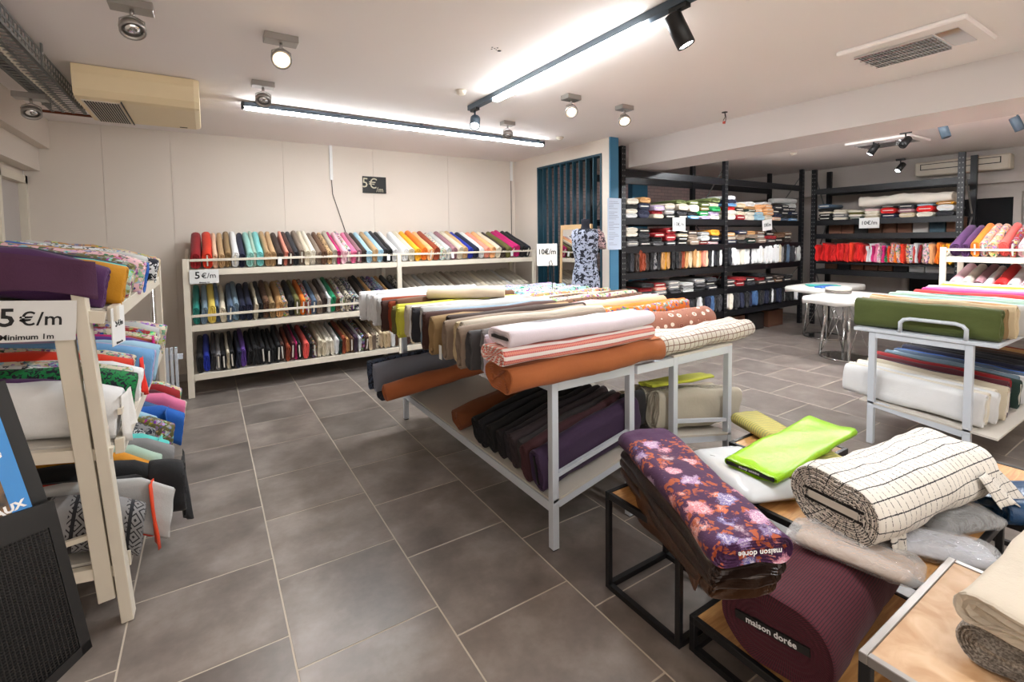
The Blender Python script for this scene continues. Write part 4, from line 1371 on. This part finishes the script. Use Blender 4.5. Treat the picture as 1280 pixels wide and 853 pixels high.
sl = MB().tube([(0.13, 0, 1.77), (0.18, -0.01, 1.72), (0.2, -0.02, 1.62), (0.19, -0.03, 1.56)], [0.06, 0.062, 0.06, 0.066], 14).build('sleeve', FAB['bw'], df)
sl.color = lin((196, 160, 160))
df.rotation_euler = (0, 0, R(-30))
mr = empty('standing_mirror', (4.45, 5.02, 0.0), (0, R(-2), 0))
tag(mr, 'tall pale wood framed mirror leaning on the slatted screen', 'mirror')
MB().box(0, 0.03, 0, 0.035, 0.0, 1.89).box(0, 0.03, 0.645, 0.68, 0.0, 1.89).box(0, 0.03, 0.035, 0.645, 1.82, 1.89).box(0, 0.03, 0.035, 0.645, 0, 0.06).build('frame', M['frame_wood'], mr)
MB().box(0.010, 0.02, 0.035, 0.645, 0.06, 1.82).build('glass', M['mirror'], mr)
mr.rotation_euler = (0, R(2), 0)
po = empty('notice_poster', (4.50, 4.685, 1.53))
tag(po, 'long white printed notice hanging on the blue column end', 'poster')
MB().box(0, 0.255, -0.003, 0, 0, 0.69).build('sheet', simple('notice_paper', (196, 208, 226), 0.35), po)
txt = M['ink']
b = MB()
for i in range(26):
    z = 0.64 - i * 0.023
    if i % 6 == 5:
        continue
    w0 = random.uniform(0.08, 0.2)
    b.box(0.025, 0.025 + w0, -0.0036, -0.0031, z, z + 0.005)
b.build('text_lines', simple('grey_print', (120, 130, 150), 0.6), po)


# ------------------------------------------------------------------ black stock racks
def pallet_rack(name, label, origin, az, bays, depth, height, beams, shelves):
    e = empty(name, (origin[0], origin[1], 0), (0, 0, az))
    tag(e, label, 'stock rack')
    mt = M['rack_black']
    xs = [0]
    for b_ in bays:
        xs.append(xs[-1] + b_)
    dots = M['galv']  # pale colour imitates light showing through the post holes
    for x in xs:
        for y in (0, depth):
            MB().box(x - 0.04, x + 0.04, y - 0.03, y + 0.03, 0, height).build('post', mt, e)
            hb = MB()
            for i in range(int(height / 0.075)):
                z = 0.05 + i * 0.075
                if y == 0:
                    hb.box(x - 0.026, x - 0.012, y - 0.0315, y - 0.03, z, z + 0.02)
                    hb.box(x + 0.012, x + 0.026, y - 0.0315, y - 0.03, z, z + 0.02)
                else:
                    hb.box(x - 0.026, x - 0.012, y + 0.03, y + 0.0315, z, z + 0.02)
            hb.build('hole_light_dots', dots, e)
        for i in range(3):
            z0 = 0.3 + i * 0.85
            a, b = (0.03, depth - 0.03) if i % 2 else (depth - 0.03, 0.03)
            MB().bar((x, a, z0), (x, b, z0 + 0.8), 0.02, 0.012).build('brace', M['galv'], e)
    for z in beams:
        for i in range(len(bays)):
            for y in (0, depth):
                MB().box(xs[i] + 0.041, xs[i + 1] - 0.041, y - 0.022, y + 0.022, z - 0.05, z + 0.05).build('beam', mt, e)
    for z in shelves:
        for i in range(len(bays)):
            MB().box(xs[i] + 0.042, xs[i + 1] - 0.042, 0.0235, depth - 0.0235, z + 0.01, z + 0.032).build('shelf_board', M['rack_black'] if z > 1.9 else M['darkboard'], e)
            for y in (-0.0, depth):
                MB().box(xs[i] + 0.042, xs[i + 1] - 0.042, y - 0.022, y + 0.022, z - 0.06, z + 0.034).build('beam', mt, e)
    return e


R1 = pallet_rack('stock_rack', 'black perforated steel stock rack facing the viewer beside the blue column', (4.84, 4.75), 0, [2.34, 2.42], 0.62, 2.94, [2.58], [1.93, 1.53, 1.16, 0.80, 0.42])
R2 = pallet_rack('stock_rack', 'black perforated steel stock rack along the right wall', (9.72, 4.58), -A2, [2.09], 0.58, 2.92, [2.5], [1.93, 1.68, 1.02])


def stack_row(cols, start, dirv, az, z, w, group, where, L=0.5, t=0.06):
    """cols: list of lists of colours, bottom to top, lying flat with ends to the front"""
    sd = Vector(dirv)
    pos = 0.0
    for ci, c in enumerate(cols):
        zz = z
        for k, it in enumerate(parse(c)):
            cn, pat, wf = it
            tt = round(t * wf, 3)
            p = Vector(start) + sd * (pos + w / 2) + Vector((math.cos(az), math.sin(az), 0)) * random.uniform(-0.02, 0.03)
            p.z = zz
            flat(cn, '%s bolt %s up in %s pile, %s' % (cn, ordinal(k + 1), ordinal(ci + 1), where), p, az, L, round(w * 0.9, 2), tt, pat, group=group, name='folded_bolt', core='cardboard' if random.random() < 0.6 else None, layers=1, nsec=16, nlen=2, seed=ci % 3)
            zz += tt + 0.003
        pos += w


g1 = 'folded bolts stacked on the black stock racks'
stack_row(['white, ivory, black, ivory@1.3', 'navy blue@2, navy blue@1.5, camel@1.3', 'cream, dark red@.8, lilac@1.2', 'black, grey@1.3, greige@1.3', 'black, charcoal, greige@1.6, olive green', 'sky blue@.8, black, ivory@1.7, olive green', 'lilac@.8, green@1.3, olive, olive green', 'ivory, lilac, green@1.3, cream, olive green@1.2'],
          (4.90, 4.75, 0), (1, 0, 0), A2, 1.968, 0.272, g1, 'top shelf, black rack left bay')
stack_row(['ivory@1.5, ivory, red, sky blue@.8, navy blue, white', 'dark red@1.3, cream, dark brown, beige@1.2', 'ivory@1.3, ivory, dark green@.6, camel@.8, white@1.3', 'light blue@1.3, light blue, apricot, apricot', 'cream@1.5, apricot, apricot, apricot, white@.7', 'peach, navy blue, charcoal@1.2, charcoal', 'slate blue@.7, black, black, charcoal, black', 'sky blue@.7, black, navy blue, black@1.2, pale grey@1.2'],
          (7.23, 4.75, 0), (1, 0, 0), A2, 1.968, 0.28, g1, 'top shelf, black rack right bay')
stack_row(['grey@1.2, black, ivory, ivory', 'black, black, charcoal, black', 'dark grey, black, dark red', 'charcoal, dark red@1.8, dark red@1.4', 'black, black, cream@.8, black', 'taupe@1.5, taupe, dark brown', 'dark red@.9, pale grey@1.3, grey', 'pale pink@.7, charcoal@1.5, amber@1.5'],
          (4.90, 4.75, 0), (1, 0, 0), A2, 1.568, 0.272, g1, 'second shelf, black rack left bay')
stack_row(['navy blue, taupe, camel', 'black, taupe@1.5, navy blue', 'dark green@1.4, taupe, camel', 'taupe@1.4, grey, brown', 'dark grey, dark red, black', 'black@1.4, brown', 'dark brown, black, brown'],
          (7.23, 4.75, 0), (1, 0, 0), A2, 1.568, 0.3, g1, 'second shelf, black rack right bay')
# hanging / upright cloth on the racks
row_of_bolts('black, charcoal, dark brown, rust@.8, rust, dark brown, black, grey/bw, black, camel, mustard@.8, camel, black, black, dark brown, rust, camel, beige, camel, peach@1.2, apricot, salmon@.8, peach, black, white@.6, black/bw, black, white@.7',
             (4.90, 4.74, 1.20), (1, 0, 0), 2.2, A2, 0, 0.45, 0.30, '%s from left, hanging row, black rack left bay', 'cloths in the hanging rows of the black racks', core=None, name='hanging_cloth', cat='cloth', noun='cloth', jit=0.02, nlen=3, layers=1, nsec=14, amp=0.006, fray=0.004)
row_of_bolts('black/bw, white@1.2, white, white, ivory, white, white, charcoal@.4, white, white, white, ivory, white, white, white, white, white, cream@.6, grey@.8, black, slate blue@.8, grey, charcoal, white@.6, grey, pale grey',
             (7.23, 4.72, 1.20), (1, 0, 0), 2.32, A2, 0, 0.45, 0.31, '%s from left, hanging row, black rack right bay', 'cloths in the hanging rows of the black racks', core=None, name='hanging_cloth', cat='cloth', noun='cloth', jit=0.04, nlen=3, layers=1, nsec=14, amp=0.008, fray=0.004)
row_of_bolts('denim blue@.9, charcoal@.8, navy blue, denim blue, sky blue@.8, light blue, denim blue, navy blue, black, charcoal, white@.6, black, navy blue, black, charcoal, black, white@.6, black, navy blue, denim blue, black, charcoal',
             (4.90, 4.74, 0.46), (1, 0, 0), 2.2, A2, 0, 0.45, 0.28, '%s from left, low row, black rack left bay', 'cloths in the low row of the black racks', core=None, name='hanging_cloth', cat='cloth', noun='cloth', jit=0.04, nlen=3, layers=1, nsec=14, amp=0.007, fray=0.004)
row_of_bolts('white@.8, ivory, black, charcoal, navy blue, black, white@.5, navy blue, denim blue@.8, black, black, charcoal, navy blue, black, white@.5, black, navy blue, black, grey@.7, black, black, navy blue, white@.4, charcoal',
             (7.23, 4.74, 0.46), (1, 0, 0), 2.32, A2, 0, 0.45, 0.28, '%s from left, low row, black rack right bay', 'cloths in the low row of the black racks', core=None, name='hanging_cloth', cat='cloth', noun='cloth', jit=0.04, nlen=3, layers=1, nsec=14, amp=0.007, fray=0.004)
stack_row(['dark red, black', 'charcoal, dark red, black', 'grey, salmon@.8, dark red', 'charcoal, grey, grey', 'pale grey@.8, grey@.8, pale grey@.7', 'black, dark grey, grey', 'charcoal, black, charcoal'],
          (4.90, 4.75, 0), (1, 0, 0), A2, 0.838, 0.3, g1, 'third shelf, black rack left bay')
stack_row(['black, dark grey', 'dark red@1.5, dark red', 'charcoal, black', 'dark brown, dark red, black', 'charcoal, black', 'brown, dark brown', 'charcoal, black'],
          (7.23, 4.75, 0), (1, 0, 0), A2, 0.838, 0.3, g1, 'third shelf, black rack right bay')
row_of_bolts('bright red@1.2, bright red, red, bright red@1.2, red, red, bright red, red, orange red, red, orange red, red, bright red, red, coral, white@.6, white@.7, magenta@.8, pink@.8, pale pink/print, magenta@.7, green/print@.8, orange red@.7, salmon/print, orange@.9, peach/print, orange red, apricot/print, white/print@.7, coral@.7, white@.8, dark red@.6, peach/print, pale pink/print@1.3, apricot, orange, golden yellow, amber, golden yellow',
             (9.70, 4.52, 1.20), (0, -1, 0), 1.96, 0, 0, 0.42, 0.33, '%s from left, hanging row of right wall rack', 'cloths in the hanging row of the right wall rack', core=None, name='hanging_cloth', cat='cloth', noun='cloth', jit=0.04, nlen=3, layers=1, nsec=14, amp=0.008, fray=0.004)
tag(MB().box(9.68, 10.2, 2.55, 4.53, 1.16, 1.19).build('wire_shelf', M['rack_black']), 'dark shelf under the bright red hanging row', 'shelf')
stack_row(['black, black, cream@.5, black, slate blue@1.2', 'ivory@.7, grey, ivory@.6, cream@.6', 'dark green@.7, ivory@.6, olive@.6, ivory@.5', 'cream@.6, cream@.8, ivory@.7, pale pink@.5', 'navy blue@1.2, red@1.6, black@.4', 'beige@1.3, mauve, charcoal@1.2', 'ivory@1.2, bright red@1.6, light blue@.4', 'charcoal@1.3, white@1.6, mustard@.6'],
          (9.72, 4.52, 0), (0, -1, 0), 0.0, 1.968, 0.246, g1, 'top shelf, right wall rack')
flat('white', 'long white roll lying on top of the right wall rack piles', (9.80, 3.83, 2.19), -A2, 1.25, 0.28, 0.15, group=g1, name='fabric_bolt', layers=3, amp=0.012, nsec=28, nlen=12, rgb=(236, 228, 216))
flat('pale grey', 'pale grey roll on top of the corner pile of the black racks', (8.9, 4.95, 2.29), R(-10), 0.62, 0.13, 0.1, group=g1, layers=3, nsec=20, nlen=4)
for i in range(9):
    y = 4.45 - i * 0.215
    c = ['brownboard', 'brownboard', 'darkboard', 'brownboard', 'brownboard', 'brownboard', 'wall_cool', 'teal', 'brownboard'][i]
    bx_ = MB().box(0, 0.2, -0.2, 0, 0, 0.24).build('storage_box', M[c], None, (10.02, y, 1.714), None, 0.004)
    tag(bx_, '%s storage box on the upper shelf of right wall rack, %s from left' % ({'brownboard': 'brown', 'darkboard': 'black', 'wall_cool': 'grey', 'teal': 'green'}[c], ordinal(i + 1)), 'box', 'storage boxes on the right wall rack')
for i in range(9):
    y = 4.45 - i * 0.215
    c = ['brownboard', 'darkboard', 'brownboard', 'brownboard', 'brownboard', 'darkboard', 'paper', 'paper', 'wall_cool'][i]
    bx_ = MB().box(0, 0.2, -0.2, 0, 0, 0.115).build('storage_box', M[c], None, (9.9, y, 1.055), None, 0.004)
    tag(bx_, '%s storage box below the red hanging row, %s from left' % ({'brownboard': 'brown', 'darkboard': 'black', 'wall_cool': 'grey', 'paper': 'white'}[c], ordinal(i + 1)), 'box', 'storage boxes on the right wall rack')
# dark cartons under the racks
for i, (x, w) in enumerate(((5.0, .5), (5.6, .45), (6.2, .5), (7.4, .55), (8.05, .5), (8.7, .5))):
    tag(MB().box(0, w, 0, 0.4, 0, 0.3).build('carton', M['brownboard' if i % 2 else 'darkboard'], None, (x, 4.85, 0.0), None, 0.004), '%s carton on the floor under the black rack, %s from left' % ('brown' if i % 2 else 'black', ordinal(i + 1)), 'box')
price_sign('price_sign', 'white 10€/m card on the black rack left bay', '10€/m', (5.98, 4.705, 1.88), (0, 0, 0), 0.29, 0.2, 0.085)
price_sign('price_sign', 'white 10€/m card on the black rack right bay', '10€/m', (8.36, 4.705, 1.88), (0, R(-6), 0), 0.3, 0.19, 0.085)
price_sign('price_sign', 'white 10€/m card on the right wall rack', '10€/m', (9.692, 3.67, 1.89), (0, 0, -A2), 0.30, 0.18, 0.09)

# white display rack on the far right
display_rack('display_rack', 'white wooden display rack at far right, red and pink bolts', (7.8, 2.14), -A2, 2.0, 0.62, 1.52, [2.0], [(1.39, R(20), 0.085), (0.92, R(16), 0)])
row_of_bolts('purple@1.3, purple, orange, salmon/print, apricot/print, coral, dark red/print@.8, pale pink@1.2, pale pink/print, pale pink, red@.7, white@1.2, white',
             (7.825, 2.09, 1.402), (0, -1, 0), 1.10, 0, R(20), 0.68, 0.19, '%s from left, top tier of far right rack', 'bolts on the far right rack', core=('cardboard', 0.5))
row_of_bolts('pale pink@1.3, ivory, mauve, white@.8, bright red@1.3, white, pale pink, pale pink/print, orange red@.9, pink/animal, coral',
             (7.825, 2.09, 0.932), (0, -1, 0), 1.10, 0, R(16), 0.68, 0.19, '%s from left, second tier of far right rack', 'bolts on the far right rack', core=('cardboard', 0.3))
tag(MB().box(0, 0.3, 0, 0.35, 0, 1.98).build('tall_carton', M['oak'], None, (10.2, 1.35, 0)), 'tall brown carton standing by the dark doorway', 'box')

# ------------------------------------------------------------------ right steel rack with handle
rr = empty('steel_rack', (4.47, 1.05, 0))
tag(rr, 'white steel rack with looped handle and olive bolts at right', 'rack')
mt = M['metal_white']
for x in (0.0, 2.3):
    for y in (0.0, 0.58):
        MB().box(x, x + 0.04, y, y + 0.045, 0, 0.905).build('leg', mt, rr, bevel=0.002)
    MB().box(x, x + 0.04, 0.046, 0.579, 0.865, 0.905).build('top_rail', mt, rr)
    MB().bar((x + 0.02, 0.046, 0.262), (x + 0.02, 0.579, 0.322), 0.036, 0.045).build('lower_rail', mt, rr)
MB().box(-0.01, 2.36, -0.13, 0.73, 0.907, 0.935).build('top_board', M['metal_white'], rr, bevel=0.004)
MB().box(0.0, 2.36, -0.14, 0.68, -0.014, 0).build('shelf_board', M['shelfboard'], rr, (0, 0.0, 0.30), (R(4), 0, 0))
MB().tube([(0.0, 0.04, 0.935), (0.0, 0.04, 1.01), (0.0, 0.06, 1.035), (0.0, 0.10, 1.045), (0.0, 0.36, 1.045), (0.0, 0.40, 1.035), (0.0, 0.42, 1.01), (0.0, 0.42, 0.935)], 0.014, 12).build('handle', M['metal_white'], rr)
row_of_bolts('olive green@1.1, khaki@.7, sand@.8, camel@.8, cream@.7, pale grey@.7, mint, pale green, mint, teal@.6, pale green, mint, dark green@.8, red@1.2, pale pink, magenta@.8, pink, white, magenta@.7, pale pink, orange red@.7, orange@1.3, mustard, mint, pale green',
             (4.50, 0.90, 0.94), (1, 0, 0), 2.25, A2, 0, 0.87, 0.225, '%s from the near end, top of the right steel rack', 'bolts on the right steel rack', core=('cardboard', 0.6), jit=0.03, fill=0.97, nsec=28, nlen=8, amp=0.004)
row_of_bolts('white@.9, ivory@.8, white@.8, ivory@.8, cream@.9, plum, burgundy@1.2, dark red, dark green, grey blue@.8, white@.5, slate blue, bright blue@1.2, navy blue, navy blue, black, charcoal, black, black, dark brown, brown, black, camel@.8, rust, charcoal',
             (4.53, 1.0, 0.315), (1, 0, 0), 2.25, A2, R(3), 0.88, 0.235, '%s from the near end, lower tier of right steel rack', 'bolts on the right steel rack', core=('cardboard', 0.4), jit=0.04, fill=0.97, nsec=28, nlen=8, amp=0.004)


# ------------------------------------------------------------------ round-based tables with white covers
def cloth_table(loc, rotz, w, d, label, ring=0.30, h=0.86):
    e = empty('covered_table', (loc[0], loc[1], 0), (0, 0, rotz))
    tag(e, label, 'table')
    MB().lathe([(ring - 0.012, 0.0), (ring + 0.012, 0.004), (ring + 0.016, 0.014), (ring, 0.024), (ring - 0.016, 0.014)], 36).build('base_ring', M['chrome'], e)
    for k in range(4):
        a = k * A2 + 0.5
        MB().tube([(ring * math.cos(a), ring * math.sin(a), 0.02), (ring * 0.75 * math.cos(a), ring * 0.75 * math.sin(a), h - 0.03)], 0.018, 10).build('leg', M['chrome'], e)
        a2_ = a + A2
        MB().tube([(ring * math.cos(a), ring * math.sin(a), 0.03), (ring * 0.7 * math.cos(a2_), ring * 0.7 * math.sin(a2_), h - 0.04)], 0.006, 6).build('cross_wire', M['chrome'], e)
    b = MB()
    N = 40
    prof = [(0.96, h - 0.075), (1.0, h - 0.07), (1.005, h - 0.02), (0.985, h), (0.5, h + 0.006), (0.01, h + 0.006)]
    for (k, z) in prof:
        for i in range(N):
            a = 2 * PI * i / N
            ca, sa = math.cos(a), math.sin(a)
            x = w / 2 * k * math.copysign(abs(ca) ** 0.45, ca)
            y = d / 2 * k * math.copysign(abs(sa) ** 0.45, sa)
            wob = 0.006 * math.sin(a * 13) if z < h - 0.03 else 0
            b.v.append((x + wob, y + wob, z + (0.01 * math.sin(a * 7) if z < h - 0.05 else 0)))
    for j in range(len(prof) - 1):
        for i in range(N):
            b.face((j * N + i, j * N + (i + 1) % N, (j + 1) * N + (i + 1) % N, (j + 1) * N + i), None, True)
    b.face(list(range(N))[::-1])
    b.face([(len(prof) - 1) * N + i for i in range(N)])
    o = b.build('padded_top', FAB['plain'], e)
    o.color = lin((236, 232, 226))
    return e


cloth_table((7.35, 3.02), 0, 1.35, 0.7, 'nearer high table with white padded cover on chrome legs')
cloth_table((8.6, 3.85), 0, 1.5, 0.75, 'farther high table with white padded cover')
hb = MB().lathe([(0.10, 0), (0.15, 0.005), (0.16, 0.03), (0.14, 0.036)], 28).build('hat_box', simple('grey_felt', (120, 112, 106), 0.9), None, (7.52, 3.2, 0.868))
tag(hb, 'round grey felt pad with white cushion on near covered table', 'cushion')
lid = MB().lathe([(0.145, 0.036), (0.16, 0.045), (0.155, 0.075), (0.1, 0.085), (0.01, 0.087)], 28).build('cushion', M['shelfboard'], hb)
flat('turquoise', 'turquoise folded cloth on the farther covered table', (8.2, 3.95, 0.868), R(-50), 0.45, 0.25, 0.02, layers=1, rgb=(60, 178, 170), name='folded_cloth', cat='cloth')
flat('bright blue', 'small blue folded cloth on the farther covered table', (8.02, 3.7, 0.868), R(-20), 0.25, 0.15, 0.03, layers=1, rgb=(60, 110, 190), name='folded_cloth', cat='cloth')


# ------------------------------------------------------------------ nesting tables in the foreground
def nest_table(label, x0, x1, y0, y1, h, wood='oak', rim='black_metal', bar=0.025, floor_bars=True):
    e = empty('nesting_table', ((x0 + x1) / 2, (y0 + y1) / 2, 0))
    tag(e, label, 'table', 'black framed wooden tables in the foreground')
    a, c = (x1 - x0) / 2, (y1 - y0) / 2
    m_ = M['black_metal']
    for sx in (-1, 1):
        for sy in (-1, 1):
            x, y = sx * (a - bar / 2), sy * (c - bar / 2)
            MB().box(x - bar / 2, x + bar / 2, y - bar / 2, y + bar / 2, 0, h - 0.03).build('leg', m_, e, bevel=0.002)
    b = MB()
    b.box(-a, a, -c, -c + 0.022, h - 0.03, h).box(-a, a, c - 0.022, c, h - 0.03, h).box(-a, -a + 0.022, -c + 0.022, c - 0.022, h - 0.03, h).box(a - 0.022, a, -c + 0.022, c - 0.022, h - 0.03, h)
    b.build('rim', M[rim], e, bevel=0.002)
    if floor_bars:
        b = MB()
        b.box(-a + bar, a - bar, -c, -c + bar, 0, bar).box(-a + bar, a - bar, c - bar, c, 0, bar).box(-a, -a + bar, -c + bar, c - bar, 0, bar).box(a - bar, a, -c + bar, c - bar, 0, bar)
        b.build('floor_frame', m_, e)
    MB().box(-a + 0.0225, a - 0.0225, -c + 0.0225, c - 0.0225, h - 0.022, h - 0.004).build('wood_top', M[wood], e)
    return e


nest_table('small black framed table under the brown and floral bolts', 1.565, 2.0, 1.22, 1.65, 0.475)
nest_table('low black framed table under the burgundy roll', 1.60, 2.45, 0.58, 1.20, 0.15)
nest_table('black framed table under the black checked roll', 2.07, 2.86, 0.55, 1.225, 0.455)
nest_table('black framed table behind, under the neon green bolt', 2.60, 3.08, 1.24, 1.68, 0.455)
nest_table('black framed table hidden under the white bag', 2.07, 2.56, 1.24, 1.64, 0.44)
nest_table('worn wood table with grey metal rim, bottom right', 1.52, 2.25, 0.0, 0.575, 0.505, 'worn_oak', 'steel_grey', 0.03)
nest_table('black framed table under the shiny blue bolt at right edge', 2.88, 3.6, 0.2, 0.80, 0.44)

H = 'hero'
# brown bolts and floral bolt
b_az = math.atan2(0.79, 0.385)
fl_dir = Vector((math.cos(b_az), math.sin(b_az), 0))
for i, (z, rgb, lb, dx) in enumerate(((0.478, (70, 44, 26), 'lowest dark brown satin bolt under the floral one', 0.06), (0.545, (52, 34, 24), 'middle dark brown bolt under the floral one', 0.03), (0.612, (42, 28, 22), 'upper dark brown bolt right under the floral one', 0.0))):
    flat('brown', lb, (1.40 + dx + 0.0, 0.83 + dx, z), b_az, 0.83, 0.26, 0.065, 'satin', layers=3, amp=0.004, nsec=32, nlen=12, seed=31 + i, rgb=rgb)
fb_ = flat('plum', 'purple floral bolt with white and orange flowers, foreground', (1.375, 0.80, 0.679), b_az, 0.86, 0.265, 0.085, 'floral', layers=4, amp=0.004, nsec=40, nlen=16, seed=35, rgb=(70, 26, 72))
drape('draped_fabric', 'brown satin cloth falling from under the floral bolt', (1.72, 1.66, 0.675), (-0.02, 0.01, -1), (-0.40, -0.80, 0), 0.9, 0.23, FAB['satin'], (88, 56, 34), 6, nu=18, wav=0.012)
cl = text('lettering', 'maison dorée', 0.026, M['whiteink'], fb_, (-0.002, 0, 0), (0, 0, 0), bold=0.0003)
cl.matrix_local = Matrix(((0, 0, -1, -0.004), (0, -1, 0, 0.0), (-1, 0, 0, 0.15), (0, 0, 0, 1)))
# burgundy roll
bz = R(4)
br = flat('burgundy', 'huge burgundy ribbed roll with logo end in the foreground', (1.60, 0.86, 0.166), bz, 0.75, 0.38, 0.27, 'ribs', layers=7, amp=0.004, deep=0.0025, nsec=48, nlen=12, seed=41, rgb=(84, 16, 34), roll=R(-5))
lb_ = empty('end_label', (-0.004, 0, 0.185))
lb_.parent = br
MB().box(-0.003, 0.006, -0.014, 0.014, -0.125, 0.125).build('label_board', M['darkboard'], lb_)
cl = text('lettering', 'maison dorée', 0.031, M['whiteink'], lb_, (0, 0, 0), (0, 0, 0), bold=0.0005)
cl.matrix_local = Matrix(((0, 0, -1, -0.0045), (0, 1, 0, 0.0), (1, 0, 0, 0.0), (0, 0, 0, 1)))
# big checked roll
kz = R(-9)
ck = flat('cream', 'big off-white roll with black window-pane checks', (2.06, 0.885, 0.50), kz, 0.86, 0.36, 0.235, 'check', layers=6, deep=0.004, amp=0.006, nsec=56, nlen=16, seed=51, rgb=(226, 220, 210), core=None, fray=0.002)
MB().box(-0.004, 0.05, -0.014, 0.014, 0.09, 0.28).build('core_board', M['cardboard'], ck)
MB().box(-0.0015, 0.02, -0.026, -0.016, 0.07, 0.30).box(-0.0015, 0.02, 0.016, 0.026, 0.07, 0.30).build('black_lining', M['darkboard'], ck)
drape('draped_fabric', 'loose fringed corner of the checked cloth', (2.90, 0.60, 0.66), (0.15, -0.35, -0.55), (-0.5, 0.0, 0.02), 0.42, 0.24, FAB['check'], (226, 220, 210), 7, wav=0.012, fray=0.01)
drape('draped_fabric', 'narrow loose strip at the front end of the checked roll', (2.12, 0.712, 0.585), (0.0, -0.12, -1), (1, -0.16, 0), 0.09, 0.12, FAB['check'], (226, 220, 210), 8, wav=0.006, fray=0.006)


def pillow(name, label, cat, loc, rotz, sx, sy, sz, mat, color=None, seed=1, parent=None, wr=0.006):
    rnd = random.Random(seed)
    b = MB()
    N, K = 28, 12
    for j in range(K + 1):
        v = -1 + 2 * j / K
        for i in range(N):
            a = 2 * PI * i / N
            ca, sa = math.cos(a), math.sin(a)
            # rounded box outline, lens profile
            ph = v * PI / 2
            rr_ = max(0.02, math.cos(ph)) ** 0.28
            x = sx / 2 * rr_ * math.copysign(abs(ca) ** 0.3, ca)
            y = sy / 2 * rr_ * math.copysign(abs(sa) ** 0.3, sa)
            edge = 1 - max(abs(x) / (sx / 2), abs(y) / (sy / 2)) ** 7
            z = sz / 2 * math.sin(ph) * (0.35 + 0.65 * max(0, edge) + 0.0) + wr * math.sin(x * 60 + seed) * math.sin(y * 47 + seed * 2) * max(0, edge)
            b.v.append((x, y, z + sz / 2))
    for j in range(K):
        for i in range(N):
            b.face((j * N + i, j * N + (i + 1) % N, (j + 1) * N + (i + 1) % N, (j + 1) * N + i), None, True)
    b.face(list(range(N))[::-1])
    b.face([K * N + i for i in range(N)])
    o = b.build(name, mat, parent, loc, (0, 0, rotz))
    if color:
        o.color = lin(color)
    if parent is None:
        tag(o, label, cat)
    return o


p1 = pillow('wrapped_bolt', 'beige bolt in clear plastic under the checked roll', 'wrapped fabric', (2.04, 0.80, 0.456), R(-78), 0.36, 0.17, 0.05, FAB['plain'], (190, 160, 136), 3)
pillow('plastic_wrap', '', '', (0, 0, -0.004), 0, 0.43, 0.2, 0.068, M['film'], None, 13, p1, 0.009)
p2 = pillow('wrapped_bolt', 'white bolt in clear plastic, right of the beige one', 'wrapped fabric', (2.33, 0.64, 0.456), R(-58), 0.36, 0.18, 0.05, FAB['plain'], (196, 196, 204), 4)
pillow('plastic_wrap', '', '', (0, 0, -0.004), 0, 0.42, 0.2, 0.062, M['film'], None, 14, p2, 0.009)
p3 = pillow('wrapped_bolt', 'dark cloth in shiny clear plastic right of the checked roll', 'wrapped fabric', (2.62, 0.66, 0.456), R(-20), 0.30, 0.16, 0.06, FAB['satin'], (40, 42, 46), 5)
pillow('plastic_wrap', '', '', (0, 0, -0.004), 0, 0.36, 0.2, 0.075, M['film'], None, 15, p3, 0.012)
bg = pillow('fabric_bag', 'white plastic bag of cloth left of the neon green bolt', 'bag', (2.25, 1.375, 0.44), R(68), 0.52, 0.33, 0.10, simple('white_polythene', (214, 216, 218), 0.3, 0, 0.04), None, 6)
MB().box(0.10, 0.20, -0.12, 0.10, 0.098, 0.1015).build('printed_panel', M['ink'], bg, None, (0, R(4), 0))
flat('yellow', 'pale yellow ribbed bolt lying under the neon green bolt', (2.64, 1.08, 0.457), R(66), 0.78, 0.21, 0.075, 'stripe', layers=3, nsec=32, nlen=8, seed=61, rgb=(160, 158, 96))
gb = flat('lime', 'neon green bolt lying across the yellow bolt', (2.15, 1.28, 0.545), R(3), 0.92, 0.27, 0.04, 'satin', layers=2, nsec=32, nlen=12, seed=62, amp=0.004, rgb=(152, 208, 8))
MB().box(-0.004, 0.02, -0.008, 0.008, 0.02, 0.25).build('core_board', M['darkboard'], gb)
cl = text('lettering', 'maison dorée', 0.018, M['whiteink'], gb, (0, 0, 0), (0, 0, 0))
cl.matrix_local = Matrix(((0, 0, -1, -0.0048), (0, -1, 0, 0.0), (-1, 0, 0, 0.135), (0, 0, 0, 1)))
# glossy blue bolt
flat('bright blue', 'glossy petrol blue bolt at the right edge', (2.90, 0.64, 0.441), R(-35), 0.62, 0.27, 0.10, 'satin', layers=2, nsec=32, nlen=12, seed=63, amp=0.01, rgb=(10, 62, 104))
# cream pile on the bottom right table
flat('grey', 'grey boucle roll under the cream cloth, bottom right', (1.735, 0.27, 0.506), R(-2), 0.72, 0.3, 0.105, 'boucle', layers=5, nsec=48, nlen=8, seed=64, amp=0.005, rgb=(176, 168, 158))
flat('ivory', 'cream folded bolt with frayed edge, bottom right corner', (1.72, 0.27, 0.615), R(-2), 0.82, 0.31, 0.085, layers=2, nsec=40, nlen=16, seed=65, amp=0.005, rgb=(204, 192, 174), fray=0.003)
flat('white', 'small white roll on the floor under the checked-roll table', (2.45, 0.62, 0.0), R(20), 0.5, 0.12, 0.11, layers=3, rgb=(226, 222, 214), seed=66)
